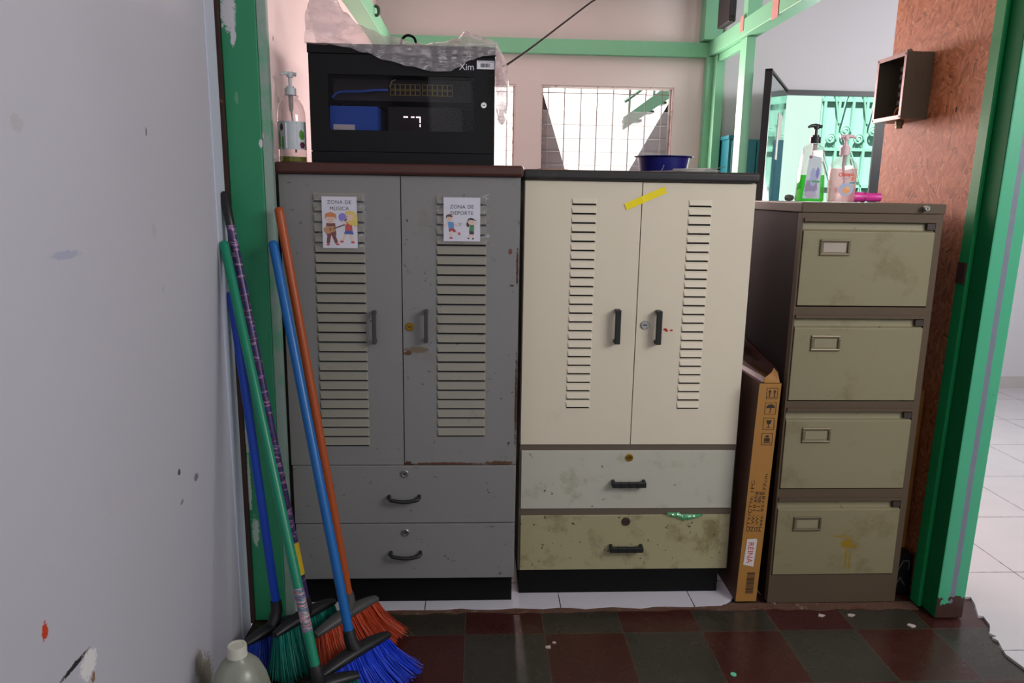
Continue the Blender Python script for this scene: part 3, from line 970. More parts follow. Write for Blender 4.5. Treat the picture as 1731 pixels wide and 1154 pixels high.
def sign(x0, x1, z0, z1, label, lines, lz, size):
    y = gy - 0.0085
    t = thing('paper_sign', label, 'sign', ((x0 + x1) / 2, y, z0), 'paper signs on the grey doors')
    MB().box(x0, x1, y, y + 0.0008, z0, z1).build('paper', M_paper, t)
    letters(lines, size, M_ink, 'lettering', t, ((x0 + x1) / 2, y - 0.0002, lz), (1, 0, 0), (0, 0, 1), 0.0001, spacing=1.08, line=1.22)
    mb = MB()
    vs, fs = [], []
    nx_, nz_ = 12, 16
    for i in range(nx_ + 1):
        for k in range(nz_ + 1):
            x = x0 - 0.024 + (x1 - x0 + 0.052) * i / nx_
            z = z0 - 0.006 + (z1 - z0 + 0.016) * k / nz_
            on = x0 - 0.003 < x < x1 + 0.003
            yy = y - 0.0016 - (0 if on else 0.004 * noise.noise(Vector((x * 90, 3, z * 90))) - 0.001)
            vs.append((x, yy, z))
    for i in range(nx_):
        for k in range(nz_):
            p = i * (nz_ + 1) + k
            fs.append((p, p + nz_ + 1, p + nz_ + 2, p + 1))
    mb.mesh(vs, fs)
    mb.build('plastic_sleeve', M_sleeve, t)
    return t, y


t, y = sign(-0.453, -0.3515, 1.168, 1.3175, 'white sign reading ZONA DE MÚSICA on the left grey door', 'ZONA DE\nMÚSICA', 1.2965, 0.0150)
P = Print(-0.4285, 1.176, 0.066, y - 0.0001)
P.l_('maroon', (-0.06, 0.55), (-0.14, 0.08), 0.09, 0.07).l_('maroon', (0.08, 0.55), (0.24, 0.10), 0.09, 0.07).o('red', -0.14, 0.03, 0.08, 0.045).o('red', 0.28, 0.05, 0.09, 0.045)
P.p('maroon', (-0.2, 0.98), (0.2, 0.98), (0.24, 0.45), (-0.2, 0.45)).o('skin', 0.0, 1.16, 0.20, 0.19).p('orange', (-0.25, 1.15), (-0.24, 1.38), (0.0, 1.48), (0.24, 1.38), (0.25, 1.15), (0.17, 1.25), (-0.17, 1.25))
P.o('guitar', -0.12, 0.68, 0.20, 0.17).o('guitar', 0.08, 0.72, 0.15, 0.13).l_('neck', (0.1, 0.73), (0.62, 0.92), 0.03).o('neck', -0.02, 0.71, 0.05)
P.o('dark', -0.07, 1.15, 0.02).o('dark', 0.07, 1.15, 0.02).l_('red', (-0.05, 1.05), (0.05, 1.05), 0.012)
P.build('boy_picture', t)
P = Print(-0.3795, 1.184, 0.064, y - 0.0001)
P.l_('skin', (-0.06, 0.45), (-0.24, 0.10), 0.06).l_('skin', (0.12, 0.45), (0.20, 0.06), 0.06).o('red', -0.28, 0.05, 0.09, 0.05).o('red', 0.22, 0.02, 0.09, 0.05)
P.p('blue', (-0.18, 0.40), (0.28, 0.38), (0.20, 0.58), (-0.10, 0.58)).p('red', (-0.10, 0.95), (0.20, 0.92), (0.22, 0.55), (-0.12, 0.55)).o('blond', 0.20, 1.12, 0.26, 0.32).o('blond', 0.36, 0.92, 0.10, 0.2).o('skin', 0.07, 1.18, 0.20, 0.19)
P.p('blond', (-0.14, 1.24), (-0.08, 1.42), (0.15, 1.46), (0.3, 1.34), (0.2, 1.3)).o('lilac', -0.22, 1.16, 0.18, 0.19).l_('skin', (-0.05, 0.85), (-0.22, 1.0), 0.045).o('dark', 0.0, 1.18, 0.02).l_('neck', (-0.12, 0.98), (-0.02, 1.08), 0.03)
P.build('girl_picture', t)
t, y = sign(-0.0985, 0.0095, 1.192, 1.320, 'white sign reading ZONA DE DEPORTE on the right grey door', 'ZONA DE\nDEPORTE', 1.2880, 0.0150)
P = Print(-0.078, 1.200, 0.056, y - 0.0001)
P.l_('skin', (0.0, 0.42), (0.02, 0.08), 0.055).l_('skin', (0.12, 0.45), (0.40, 0.26), 0.055).o('shorts', 0.03, 0.03, 0.09, 0.045).o('red', 0.46, 0.26, 0.06, 0.08).p('shorts', (-0.1, 0.56), (0.16, 0.56), (0.3, 0.40), (0.2, 0.32), (0.06, 0.42), (-0.06, 0.33))
P.p('sky', (-0.16, 0.88), (0.18, 0.86), (0.18, 0.54), (-0.1, 0.54)).l_('skin', (-0.14, 0.82), (-0.32, 0.62), 0.04).l_('skin', (0.16, 0.8), (0.36, 0.66), 0.04).o('skin', -0.06, 1.04, 0.17).p('brown', (-0.26, 1.04), (-0.22, 1.22), (-0.04, 1.28), (0.12, 1.18), (0.1, 1.12), (-0.16, 1.14)).o('dark', -0.1, 1.04, 0.018).o('dark', 0.02, 1.04, 0.018)
P.build('boy_picture', t)
P = Print(-0.0505, 1.237, 0.056, y - 0.0001)
P.o('grey', 0, 0.1, 0.095).o('white', 0, 0.1, 0.085).o('dark', 0, 0.1, 0.03).o('dark', -0.06, 0.14, 0.022).o('dark', 0.06, 0.13, 0.022).o('dark', 0, 0.03, 0.022)
P.build('ball_picture', t)
P = Print(-0.0165, 1.199, 0.054, y - 0.0001)
P.l_('skin', (-0.05, 0.35), (-0.14, 0.08), 0.05).l_('skin', (0.08, 0.35), (0.08, 0.06), 0.05).o('dark', -0.16, 0.04, 0.06, 0.04).o('dark', 0.09, 0.02, 0.06, 0.04).p('dark', (-0.12, 0.46), (0.14, 0.46), (0.14, 0.26), (-0.1, 0.26))
P.p('green', (-0.08, 0.78), (0.16, 0.78), (0.14, 0.42), (-0.12, 0.42)).l_('skin', (-0.08, 0.72), (-0.34, 0.74), 0.035).l_('skin', (0.15, 0.74), (0.3, 0.94), 0.035).o('dark', -0.18, 0.80, 0.09, 0.15).o('skin', -0.02, 0.94, 0.17).p('dark', (-0.22, 0.94), (-0.16, 1.12), (0.02, 1.16), (0.18, 1.06), (0.3, 1.0), (0.1, 1.02), (-0.1, 1.04)).o('dark', -0.06, 0.93, 0.018).o('dark', 0.06, 0.93, 0.018)
P.build('girl_picture', t)

# ---------------------------------------------------------------- network wall rack on the grey cupboard
M_rack = paint('black rack paint', '0c0b0d', 0.45, 0.10, 10, spec=0.25)
M_rack_in = plain('rack inside', '1b191b', 0.6)
rk0, rk1, rz0, rz1, ry = -0.488, 0.050, 1.4150, 1.748, 2.270
rack = thing('network_cabinet', 'black network cabinet with dark glass door on top of the grey cupboard', 'network cabinet', (-0.22, 2.46, 1.4135))
mb = MB()
mb.box(rk0, rk0 + 0.012, ry + 0.016, 2.66, rz0, rz1)
mb.box(rk1 - 0.012, rk1, ry + 0.016, 2.66, rz0, rz1)
mb.box(rk0 + 0.012, rk1 - 0.012, ry + 0.016, 2.66, rz1 - 0.012, rz1)
mb.box(rk0 + 0.012, rk1 - 0.012, ry + 0.016, 2.66, rz0, rz0 + 0.012)
mb.box(rk0 + 0.012, rk1 - 0.012, 2.648, 2.66, rz0 + 0.012, rz1 - 0.012)
# front top and bottom bars with vent slits
mb.box(rk0 - 0.002, rk1 + 0.001, ry - 0.003, ry + 0.016, rz1 - 0.026, rz1)
mb.box(rk0, rk1, ry, ry + 0.016, rz0, rz0 + 0.032)
mb.mat(1)
for k in range(34):
    x = rk0 + 0.045 + k * 0.0135
    mb.box(x, x + 0.005, ry - 0.0036, ry - 0.002, rz1 - 0.021, rz1 - 0.005)
mb.mat(0)
mb.build('case', [M_rack, M_dark_gap], rack)
gx0, gx1, gz0, gz1 = -0.434, -0.011, 1.5095, 1.665
mb = MB()
za, zb = rz0 + 0.034, rz1 - 0.028
mb.box(rk0, gx0, ry, ry + 0.014, za, zb)
mb.box(gx1, rk1, ry, ry + 0.014, za, zb)
mb.box(gx0, gx1, ry, ry + 0.014, za, gz0)
mb.box(gx0, gx1, ry, ry + 0.014, gz1, zb)
mb.mat(1)
for k in range(22):
    z = za + 0.02 + k * 0.0108
    mb.box(rk0 + 0.002, rk0 + 0.018, ry - 0.0008, ry + 0.001, z, z + 0.005)
    mb.box(rk1 - 0.020, rk1 - 0.002, ry - 0.0008, ry + 0.001, z, z + 0.005)
mb.mat(0)
dr = mb.build('door', [M_rack, M_dark_gap], rack)
MB().box(gx0, gx1, ry + 0.004, ry + 0.008, gz0, gz1).build('glass', clear('smoked glass', 'ebe8ea', '2a2628', 0.05, 0.03, 0.006, False, 0.12), dr)
lock(dr, 0.018, 1.586, ry, 0.0095, M_chrome)
letters('Xim', 0.026, plain('white print', 'd8d8dc', 0.6), 'lettering', dr, (-0.0545, ry - 0.0006, 1.684), (1, 0, 0), (0, 0, 1), 0.0002, 'LEFT')
mb = MB().box(-0.003, 0.048, ry - 0.0018, ry + 0.0002, 1.687, 1.7105)
mb.mat(1)
random.seed(5)
x = 0.008
while x < 0.036:
    ww = random.choice((0.0006, 0.0010, 0.0014))
    mb.box(x, x + ww, ry - 0.0021, ry - 0.0017, 1.692, 1.703)
    x += ww + random.choice((0.0006, 0.0010))
for zz in (1.7062, 1.7085):
    mb.box(0.001, 0.046, ry - 0.0021, ry - 0.0017, zz, zz + 0.0006)
mb.build('barcode_sticker', [M_paper, M_ink], dr)
# inside: switch, blue device, glowing reflection strip
sw = thing('network_switch', 'network switch with two rows of ports behind the dark glass', 'network switch', (-0.22, 2.42, 1.61))
MB().box(-0.43, -0.02, 2.335, 2.52, 1.600, 1.662).build('case', plain('switch case', '2a282a', 0.5), sw)
mb = MB()
M_port = plain('port rim', 'b8a860', 0.45, 0.3)
for gxa in (-0.262, -0.166):
    for r in range(2):
        for c_ in range(6):
            x = gxa + c_ * 0.0150
            z = 1.617 + r * 0.0170
            for (xa, xb, zz0, zz1) in ((x, x + 0.0012, z, z + 0.015), (x + 0.0138, x + 0.015, z, z + 0.015), (x, x + 0.015, z, z + 0.0012), (x, x + 0.015, z + 0.0138, z + 0.015)):
                mb.box(xa, xb, 2.331, 2.336, zz0, zz1)
mb.build('port_frames', M_port, sw)
MB().tube([(-0.262, 2.328, 1.640), (-0.255, 2.318, 1.655), (-0.245, 2.325, 1.660)], 0.002, 6).build('port_clip', plain('clip', 'c8c4b0', 0.5), sw)
tag(MB().tube(smooth_path([(-0.268, 2.325, 1.630), (-0.30, 2.312, 1.628), (-0.35, 2.31, 1.623), (-0.41, 2.318, 1.621), (-0.432, 2.322, 1.606)]), 0.004, 8).build('patch_cable', plain('blue cable', '3a6ad0', 0.4), None, smooth=60), 'blue patch cable behind the dark glass beside the switch ports', 'cable')
bl = thing('blue_device', 'blue equipment box with white label behind the dark glass', 'equipment box', (-0.36, 2.36, rz0 + 0.012))
MB().box(-0.436, -0.296, 2.30, 2.46, rz0 + 0.0125, 1.580).build('case', plain('blue case', '1e62d8', 0.4), bl)
MB().box(-0.427, -0.364, 2.2985, 2.300, 1.5115, 1.527).build('label', plain('white label', 'f2f2f2', 0.5), bl)
em = NT('glowing reflection')
em.b.inputs['Emission Color'].default_value = (1.0, 0.72, 0.78, 1)
em.b.inputs['Emission Strength'].default_value = 6.0
ld = thing('reflection_backing', 'dark backing with glowing reflection dashes added behind the dark glass', 'painted reflection', (-0.19, 2.42, rz0 + 0.012))
MB().box(-0.27, -0.05, 2.345, 2.50, rz0 + 0.0125, 1.585).build('case', plain('dark backing', '242022', 0.5), ld)
mb = MB()
for (xa, xb, z0, z1) in ((-0.224, -0.211, 1.5545, 1.5575), (-0.201, -0.192, 1.5545, 1.5575), (-0.186, -0.173, 1.5545, 1.5575), (-0.1755, -0.173, 1.540, 1.5545), (-0.1755, -0.173, 1.528, 1.535)):
    mb.box(xa, xb, 2.3435, 2.345, z0, z1)
mb.build('reflection_dashes', em.m, ld)  # glowing dashes stand in for a window reflected in the glass

# ---------------------------------------------------------------- plastic bag draped over the rack
m = NT('crumpled clear plastic')
tr = m.n('BsdfTransparent', 0, {0: (0.97, 0.95, 0.96, 1)})
df = m.n('MixShader', 0, {0: 0.45, 1: m.n('BsdfDiffuse', 0, {0: srgb('d8cccf')}), 2: m.n('BsdfTranslucent', 0, {0: srgb('e8dadc')})})
wr = m.n('TexNoise', 0, {'Vector': m.vec('MULTIPLY', m.co, (6, 8, 18)), 'Scale': 1.4, 'Detail': 4, 'Roughness': 0.5, 'Distortion': 1.0})
al = m.ramp(wr, [(0.36, 0.22), (0.54, 0.38), (0.66, 0.66)])
bmp = m.n('Bump', 0, {'Height': wr, 'Strength': 0.6, 'Distance': 0.02})
gl = m.n('BsdfGlossy', 0, {0: (1, 1, 1, 1), 'Roughness': 0.18, 'Normal': bmp})
s1 = m.n('MixShader', 0, {0: al, 1: tr, 2: df})
s2 = m.n('MixShader', 0, {0: 0.13, 1: s1, 2: gl})
m.t.links.new(s2, m.out.inputs[0])
M_bag = m.m
zbot = [(-0.492, 1.744), (-0.43, 1.742), (-0.37, 1.736), (-0.32, 1.722), (-0.26, 1.702), (-0.195, 1.686), (-0.13, 1.677), (-0.08, 1.679), (-0.055, 1.690), (-0.02, 1.708), (0.02, 1.718), (0.056, 1.722)]
zcre = [(-0.492, 1.86), (-0.47, 1.905), (-0.42, 1.895), (-0.385, 1.845), (-0.345, 1.808), (-0.274, 1.779), (-0.18, 1.764), (-0.10, 1.762), (-0.06, 1.775), (-0.037, 1.799), (-0.012, 1.788), (0.03, 1.776), (0.056, 1.762)]
mb = MB()
vs, fs = [], []
NU, NV = 90, 30
for i in range(NU + 1):
    u_ = -0.492 + 0.550 * i / NU
    zb, zc = lerp_table(zbot, u_), lerp_table(zcre, u_)
    fr = 2.252 if zb < 1.742 else 2.262
    path = [(fr, zb), (2.250, max(1.748, zb + 0.006)), (2.262, 1.752 + (zc - 1.752) * 0.35), (2.30, zc), (2.37, 1.753 + (zc - 1.753) * 0.45), (2.46, 1.755), (2.58, 1.753)]
    for k in range(NV + 1):
        t = k / NV * (len(path) - 1)
        q = min(int(t), len(path) - 2)
        t -= q
        yy = path[q][0] + (path[q + 1][0] - path[q][0]) * t
        zz = path[q][1] + (path[q + 1][1] - path[q][1]) * t
        free = 1.0 if k > 3 else 0.35
        nz = 1.1 * noise.noise(Vector((u_ * 10, yy * 14, zz * 24))) + 0.45 * noise.noise(Vector((u_ * 24 + 3, yy * 30, zz * 60 + 5)))
        zz += 0.0085 * nz * free if k > 0 else 0.004 * nz
        yy += 0.005 * noise.noise(Vector((u_ * 40, 7, zz * 40))) - (0.004 if k < 9 else 0)
        if zz < 1.7495 and yy > 2.262:
            zz = 1.7495 + 0.001 * abs(nz)
        vs.append((u_ + 0.004 * noise.noise(Vector((zz * 30, yy * 30, 2))), yy, zz))
for i in range(NU):
    for k in range(NV):
        p = i * (NV + 1) + k
        fs.append((p, p + NV + 1, p + NV + 2, p + 1))
mb.mesh(vs, fs)
# tail hanging down the right side of the rack
vs, fs = [], []
NA, NZ = 26, 26
ctab = [(1.535, 0.073), (1.56, 0.073), (1.632, 0.073), (1.70, 0.068), (1.765, 0.048)]
rtab = [(1.535, 0.002), (1.541, 0.009), (1.552, 0.0145), (1.60, 0.0205), (1.65, 0.021), (1.71, 0.0185), (1.765, 0.010)]
for i in range(NZ + 1):
    z = 1.535 + 0.232 * i / NZ
    cx, rx = lerp_table(ctab, z), lerp_table(rtab, z)
    for k in range(NA):
        a = 2 * PI * k / NA
        q = 1 + 0.22 * noise.noise(Vector((math.cos(a) * 3, math.sin(a) * 3, z * 16)))
        x = cx + rx * math.cos(a) * q
        vs.append((max(x, 0.0525), 2.315 + (rx * 3.6) * math.sin(a) * q, z))
for i in range(NZ):
    for k in range(NA):
        j_ = (k + 1) % NA
        fs.append((i * NA + k, i * NA + j_, (i + 1) * NA + j_, (i + 1) * NA + k))
mb.mesh(vs, fs)
tag(mb.build('plastic_bag', M_bag, None, smooth=70), 'crumpled clear plastic bag draped over the black network cabinet', 'plastic bag')

# cables above the rack
M_cable = plain('black cable', '100f10', 0.8, 0, 0.1)
tag(MB().tube(smooth_path([(0.085, 2.62, 1.752), (0.11, 2.80, 1.79), (0.22, 3.2, 1.92), (0.42, 3.8, 2.15), (0.60, 4.25, 2.345), (0.66, 4.35, 2.40), (0.775, 4.45, 2.52)]), 0.0045, 8).build('hanging_cable', M_cable, None, smooth=60), 'thin black cable rising from the network cabinet to the ceiling', 'cable')
tag(MB().tube(smooth_path([(-0.235, 2.40, 1.753), (-0.232, 2.40, 1.785), (-0.215, 2.40, 1.800), (-0.195, 2.41, 1.795), (-0.182, 2.42, 1.772), (-0.13, 2.45, 1.775), (-0.06, 2.48, 1.770), (-0.02, 2.50, 1.752)]), 0.004, 8).build('cord_loop', M_cable, None, smooth=60), 'short loop of black cord lying on top of the network cabinet', 'cord')

# ---------------------------------------------------------------- bottles
M_clear = clear('clear bottle plastic', 'fbf6f6', 'e8dede', 0.06, 0.06, 0.03)
M_pump_white = plain('white pump plastic', 'c9cdd2', 0.4)
M_pump_black = plain('black pump plastic', '15181c', 0.35)
M_pump_pink = plain('pale pink pump plastic', 'e6c4c8', 0.4)


def pump(parent, x, y, z0, cr, ch, sh, noz, mat_, side, stem=None, spout=0.030):
    """screw collar, neck, plunger and spout"""
    mb = MB()
    mb.lathe([(cr, z0), (cr, z0 + ch * 0.75), (cr * 0.72, z0 + ch * 0.78), (cr * 0.66, z0 + ch)], (x, y, 0), 24)
    mb.lathe([(cr * 0.30, z0 + ch), (cr * 0.28, z0 + sh)], (x, y, 0), 14)
    mb.lathe([(cr * 0.55, z0 + sh - 0.002), (cr * 0.6, z0 + sh + 0.006), (cr * 0.5, z0 + sh + 0.011)], (x, y, 0), 16)
    s = Vector(side).normalized()
    p = Vector((x, y, z0 + sh + 0.007))
    mb.tube([p - s * 0.018, p + s * 0.004 + Vector((0, 0, 0.002)), p + s * spout * 0.7 + Vector((0, 0, 0.001)), p + s * spout + Vector((0, 0, -0.003))], [0.0055, 0.0065, 0.0048, 0.0035], 10)
    mb.build('pump', mat_, parent, smooth=45)
    mb = MB()
    mb.lathe([(cr * 0.42, z0 - 0.001), (cr * 0.42, z0 - 0.030), (cr * 0.28, z0 - 0.046)], (x, y, 0), 14)
    mb.tube([(x, y, z0 - 0.045), (x + 0.004, y, (z0 + stem) / 2), (x + 0.010, y, stem)], 0.0028, 8)
    mb.build('dip_tube', clear('dip tube plastic', 'eeeeee', 'b0b0b4', 0.75, 0.3, 0.03), parent, smooth=45)


def m_label(name, base_, blobs, lines=None):
    """printed label: base colour with irregular printed patches"""
    m = NT(name)
    c = m.mix(m.noise(40), srgb(base_), tuple(v * 0.94 for v in srgb(base_)[:3]) + (1,))
    for (cx, cy, cz, rx, ry, rz, col) in blobs:
        d = m.vec('DIVIDE', m.vec('SUBTRACT', m.co, (cx, cy, cz)), (rx, ry, rz))
        k = m.math('ADD', m.vec('LENGTH', d, out=1), m.math('MULTIPLY', m.math('SUBTRACT', m.noise(140, 4, 0.7), 0.5), 1.0))
        c = m.mix(m.ramp(k, [(0.85, 1.0), (1.0, 0.0)]), c, srgb(col))
    m.set(col=c, rough=0.4)
    return m.m


# clear soap bottle on the grey cupboard
bx, by = -0.549, 2.30
bz = 1.4137
sb = thing('soap_bottle', 'nearly empty clear soap bottle with white pump left of the network cabinet', 'bottle', (bx, by, bz))
MB().lathe([(0.036, bz), (0.0405, bz + 0.004), (0.0405, bz + 0.125), (0.0395, bz + 0.145), (0.034, bz + 0.165), (0.024, bz + 0.180), (0.019, bz + 0.184), (0.022, bz + 0.187), (0.022, bz + 0.192), (0.018, bz + 0.194)], (bx, by, 0), 36).build('body', M_clear, sb, smooth=50)
MB().lathe([(0.035, bz + 0.001), (0.039, bz + 0.004), (0.039, bz + 0.017)], (bx, by, 0), 32).build('liquid', clear('yellow green soap', 'b8c838', '9aa818', 0.45, 0.05, 0.05), sb, smooth=50)
mb = MB()
NS = 30
lb = []
for i in range(NS + 1):
    a = PI * (1.02 + 0.96 * i / NS)
    lb.append((bx + 0.0412 * math.cos(a), by + 0.0412 * math.sin(a)))
for i in range(NS):
    mb.mesh([(lb[i][0], lb[i][1], bz + 0.037), (lb[i + 1][0], lb[i + 1][1], bz + 0.037), (lb[i + 1][0], lb[i + 1][1], bz + 0.117), (lb[i][0], lb[i][1], bz + 0.117)], [(0, 1, 2, 3)])
mb.build('label', m_label('aloe label', 'c3cbd0', [(-0.022, -0.035, 0.10, 0.006, 0.05, 0.012, '4a2420'), (-0.030, -0.03, 0.065, 0.004, 0.05, 0.030, '3c7a2c'), (-0.019, -0.036, 0.055, 0.004, 0.05, 0.022, '4c9a34'), (0.033, -0.03, 0.078, 0.006, 0.05, 0.016, '4c8a2c'), (0.034, -0.03, 0.05, 0.006, 0.05, 0.010, '5a2038')]), sb, smooth=60)
mb = MB()
mb.mesh([(bx - 0.010, by - 0.0419, bz + 0.040), (bx + 0.026, by - 0.0350, bz + 0.040), (bx + 0.026, by - 0.0350, bz + 0.113), (bx - 0.010, by - 0.0419, bz + 0.113)], [(0, 1, 2, 3)])
mb.build('label_text_panel', m_label('text panel', 'dcd8e4', [(0.008, -0.04, 0.112, 0.016, 0.05, 0.003, '2f8a3c')] + [(0.008, -0.04, 0.100 - 0.006 * k, 0.016, 0.05, 0.0012, '8a86a0') for k in range(9)]), sb)
pump(sb, bx, by, bz + 0.193, 0.0165, 0.025, 0.052, 0, M_pump_white, (-1, -0.5, 0), bz + 0.03, 0.026)

# green sanitiser bottle on the filing cabinet
gx, gyb, gz = 1.046, 2.33, 1.3222
gb = thing('sanitiser_bottle', 'square clear bottle of bright green gel with black pump on the filing cabinet', 'bottle', (gx, gyb, gz))
prof = [(0.038, gz), (0.0425, gz + 0.004), (0.040, gz + 0.06), (0.036, gz + 0.12), (0.033, gz + 0.155), (0.027, gz + 0.168), (0.014, gz + 0.176), (0.012, gz + 0.180)]
MB().lathe(prof, (gx, gyb, 0), 32, 1.0, 0.62, power=4).build('body', M_clear, gb, smooth=40)
MB().lathe([(0.036, gz + 0.001), (0.0405, gz + 0.004), (0.0385, gz + 0.06), (0.0368, gz + 0.082)], (gx, gyb, 0), 32, 1.0, 0.60, power=4).build('liquid', clear('bright green gel', '58f038', '30d818', 0.35, 0.05, 0.04), gb, smooth=40)
mb = MB()
mb.mesh([(gx - 0.034, gyb - 0.0275, gz + 0.010), (gx + 0.020, gyb - 0.0275, gz + 0.010), (gx + 0.018, gyb - 0.0240, gz + 0.135), (gx - 0.021, gyb - 0.0240, gz + 0.142)], [(0, 1, 2, 3)])
mb.build('label', m_label('lavender label', 'b9c3c9', [(-0.010, -0.026, 0.045, 0.022, 0.05, 0.026, '86789a'), (-0.004, -0.026, 0.075, 0.012, 0.05, 0.03, '9aa0c0'), (0.004, -0.026, 0.062, 0.016, 0.05, 0.004, '3c8a5a'), (-0.017, -0.024, 0.136, 0.006, 0.05, 0.005, '7a2440'), (0.008, -0.025, 0.088, 0.006, 0.05, 0.018, '6a6ab0'), (-0.01, -0.026, 0.022, 0.02, 0.05, 0.012, 'a8a0b4')]), gb)
pump(gb, gx + 0.003, gyb, gz + 0.178, 0.0155, 0.025, 0.044, 0, M_pump_black, (-1, -0.2, 0), gz + 0.02, 0.028)

# pink hand soap
px_, pyb, pz = 1.149, 2.335, 1.3222
pb = thing('hand_soap_bottle', 'clear bottle of pale pink hand soap with pink pump on the filing cabinet', 'bottle', (px_, pyb, pz))
MB().lathe([(0.038, pz), (0.043, pz + 0.005), (0.0435, pz + 0.06), (0.043, pz + 0.105), (0.040, pz + 0.118), (0.028, pz + 0.130), (0.016, pz + 0.140), (0.014, pz + 0.146)], (px_, pyb, 0), 36, 1.0, 0.6, power=2.6).build('body', M_clear, pb, smooth=40)
MB().lathe([(0.037, pz + 0.001), (0.0415, pz + 0.005), (0.042, pz + 0.06), (0.0415, pz + 0.104)], (px_, pyb, 0), 36, 1.0, 0.58, power=2.6).build('liquid', clear('pink soap', 'fbe8ea', 'f4dadc', 0.40, 0.05, 0.04), pb, smooth=40)
mb = MB()
mb.disc(px_ + 0.002, pyb - 0.0268, pz + 0.040, 0.024, 0.020)
lbl = mb.build('label', m_label('soap picture', 'a8b4cc', [(0.002, -0.027, 0.036, 0.013, 0.05, 0.009, 'e89858'), (0.006, -0.027, 0.044, 0.008, 0.05, 0.005, 'f0b070')]), pb)
mb = MB()
mb.face([(px_ + 0.016, pyb - 0.0268, pz + 0.078), (px_ + 0.026, pyb - 0.0262, pz + 0.078), (px_ + 0.026, pyb - 0.0262, pz + 0.070), (px_ + 0.021, pyb - 0.0266, pz + 0.064), (px_ + 0.016, pyb - 0.0268, pz + 0.070)])
mb.mat(1).face([(px_ + 0.012, pyb - 0.0268, pz + 0.062), (px_ + 0.029, pyb - 0.0258, pz + 0.062), (px_ + 0.029, pyb - 0.0258, pz + 0.058), (px_ + 0.012, pyb - 0.0268, pz + 0.058)])
mb.mat(2).face([(px_ - 0.016, pyb - 0.0268, pz + 0.073), (px_ + 0.010, pyb - 0.0268, pz + 0.073), (px_ + 0.010, pyb - 0.0268, pz + 0.0715), (px_ - 0.016, pyb - 0.0268, pz + 0.0715)])
mb.build('label_marks', [plain('shield red', 'e06848', 0.5), plain('teal strip', '3c8a94', 0.5), plain('lilac print', 'b080a8', 0.5)], pb, recalc=False)
letters('Olimpo', 0.0160, plain('red lettering', 'd83818', 0.5), 'lettering', pb, (px_ - 0.001, pyb - 0.0276, pz + 0.080), (1, 0, 0.06), (-0.06, 0, 1), 0.0003, 'CENTER', bold=0.0004)
pump(pb, px_, pyb, pz + 0.145, 0.0150, 0.030, 0.048, 0, M_pump_pink, (1, -0.15, 0), pz + 0.02, 0.030)

# magenta tube, crumpled scrap
mt = thing('magenta_tube', 'magenta plastic tube lying on the filing cabinet beside the pink soap', 'tube', (1.245, 2.37, 1.3222))
u = Vector((1, 0.10, 0)).normalized()
mb = MB()
mb.lathe([(0.012, 0.0), (0.0165, 0.004), (0.0165, 0.030), (0.0145, 0.045), (0.0165, 0.050), (0.0165, 0.056), (0.0135, 0.060), (0.0135, 0.108), (0.010, 0.109)], (1.188, 2.37, 1.3392), 26, axis='x')
mb.build('body', plain('magenta plastic', 'd83a9a', 0.35), mt, smooth=40)
mb = MB()
mb.lathe([(0.0168, 0.0505), (0.0168, 0.0555)], (1.188, 2.37, 1.3392), 26, axis='x')
mb.build('band', plain('dark magenta', 'a82070', 0.4), mt, smooth=40)
random.seed(2)
mb = MB()
vs = []
for i in range(5):
    for k in range(8):
        a, b = PI * i / 4, 2 * PI * k / 8
        r = 0.016 * (1 + 0.45 * noise.noise(Vector((i * 1.3, k * 0.9, 1))))
        vs.append((1.000 + r * math.sin(a) * math.cos(b), 2.375 + r * math.sin(a) * math.sin(b), 1.3225 + 0.011 + 0.011 * math.cos(a) * (1 + 0.3 * noise.noise(Vector((k, i, 4))))))
mb.mesh(vs, [(i * 8 + k, i * 8 + (k + 1) % 8, (i + 1) * 8 + (k + 1) % 8, (i + 1) * 8 + k) for i in range(4) for k in range(8)])
tag(mb.build('crumpled_paper', plain('grey paper', '8a8284', 0.7), None), 'small crumpled grey paper behind the green gel bottle', 'paper')

# ---------------------------------------------------------------- basin, wires and scrap on the cream cupboard
M_basin = plain('blue basin plastic', '12166e', 0.35)
bs = (0.632, 2.56)
z0 = 1.4070
mb = MB()
mb.lathe([(0.070, z0), (0.078, z0 + 0.003), (0.087, z0 + 0.052), (0.098, z0 + 0.054), (0.099, z0 + 0.057), (0.085, z0 + 0.057), (0.075, z0 + 0.008), (0.001, z0 + 0.006)], (bs[0], bs[1], 0), 48, 1.0, 0.95)
tag(mb.build('plastic_basin', M_basin, None, smooth=50), 'small dark blue plastic basin on the cream cupboard', 'basin')
mb = MB()
random.seed(21)
for k in range(6):
    y = 2.36 + 0.012 * k
    mb.tube([(0.55 + 0.02 * k, y + 0.03, 1.4095), (0.63, y, 1.411 + 0.0015 * k), (0.70 + 0.01 * k, y + 0.01, 1.4105 + 0.0025 * k), (0.75 + 0.008 * k, y + 0.02, 1.412 + 0.0015 * (k % 3))], 0.0013, 6)
mb.tube([(0.60, 2.37, 1.411), (0.70, 2.38, 1.413), (0.76, 2.40, 1.420), (0.80, 2.42, 1.429)], 0.0013, 6)
mb.tube([(0.575, 2.35, 1.409), (0.580, 2.35, 1.418), (0.583, 2.35, 1.428)], 0.0013, 6)
tag(mb.build('wire_bundle', plain('grey wire', '8d8a86', 0.4, 0.6), None, smooth=60), 'thin bundle of grey wires lying in front of the blue basin', 'wires')
tag(MB().prism([(0.20, 2.50), (0.215, 2.49), (0.30, 2.52), (0.31, 2.56), (0.22, 2.57)], 'z', 1.4068, 1.4155).build('cardboard_scrap', plain('scrap card', 'a8784a', 0.8), None), 'torn scrap of brown card at the left end of the black top', 'cardboard')

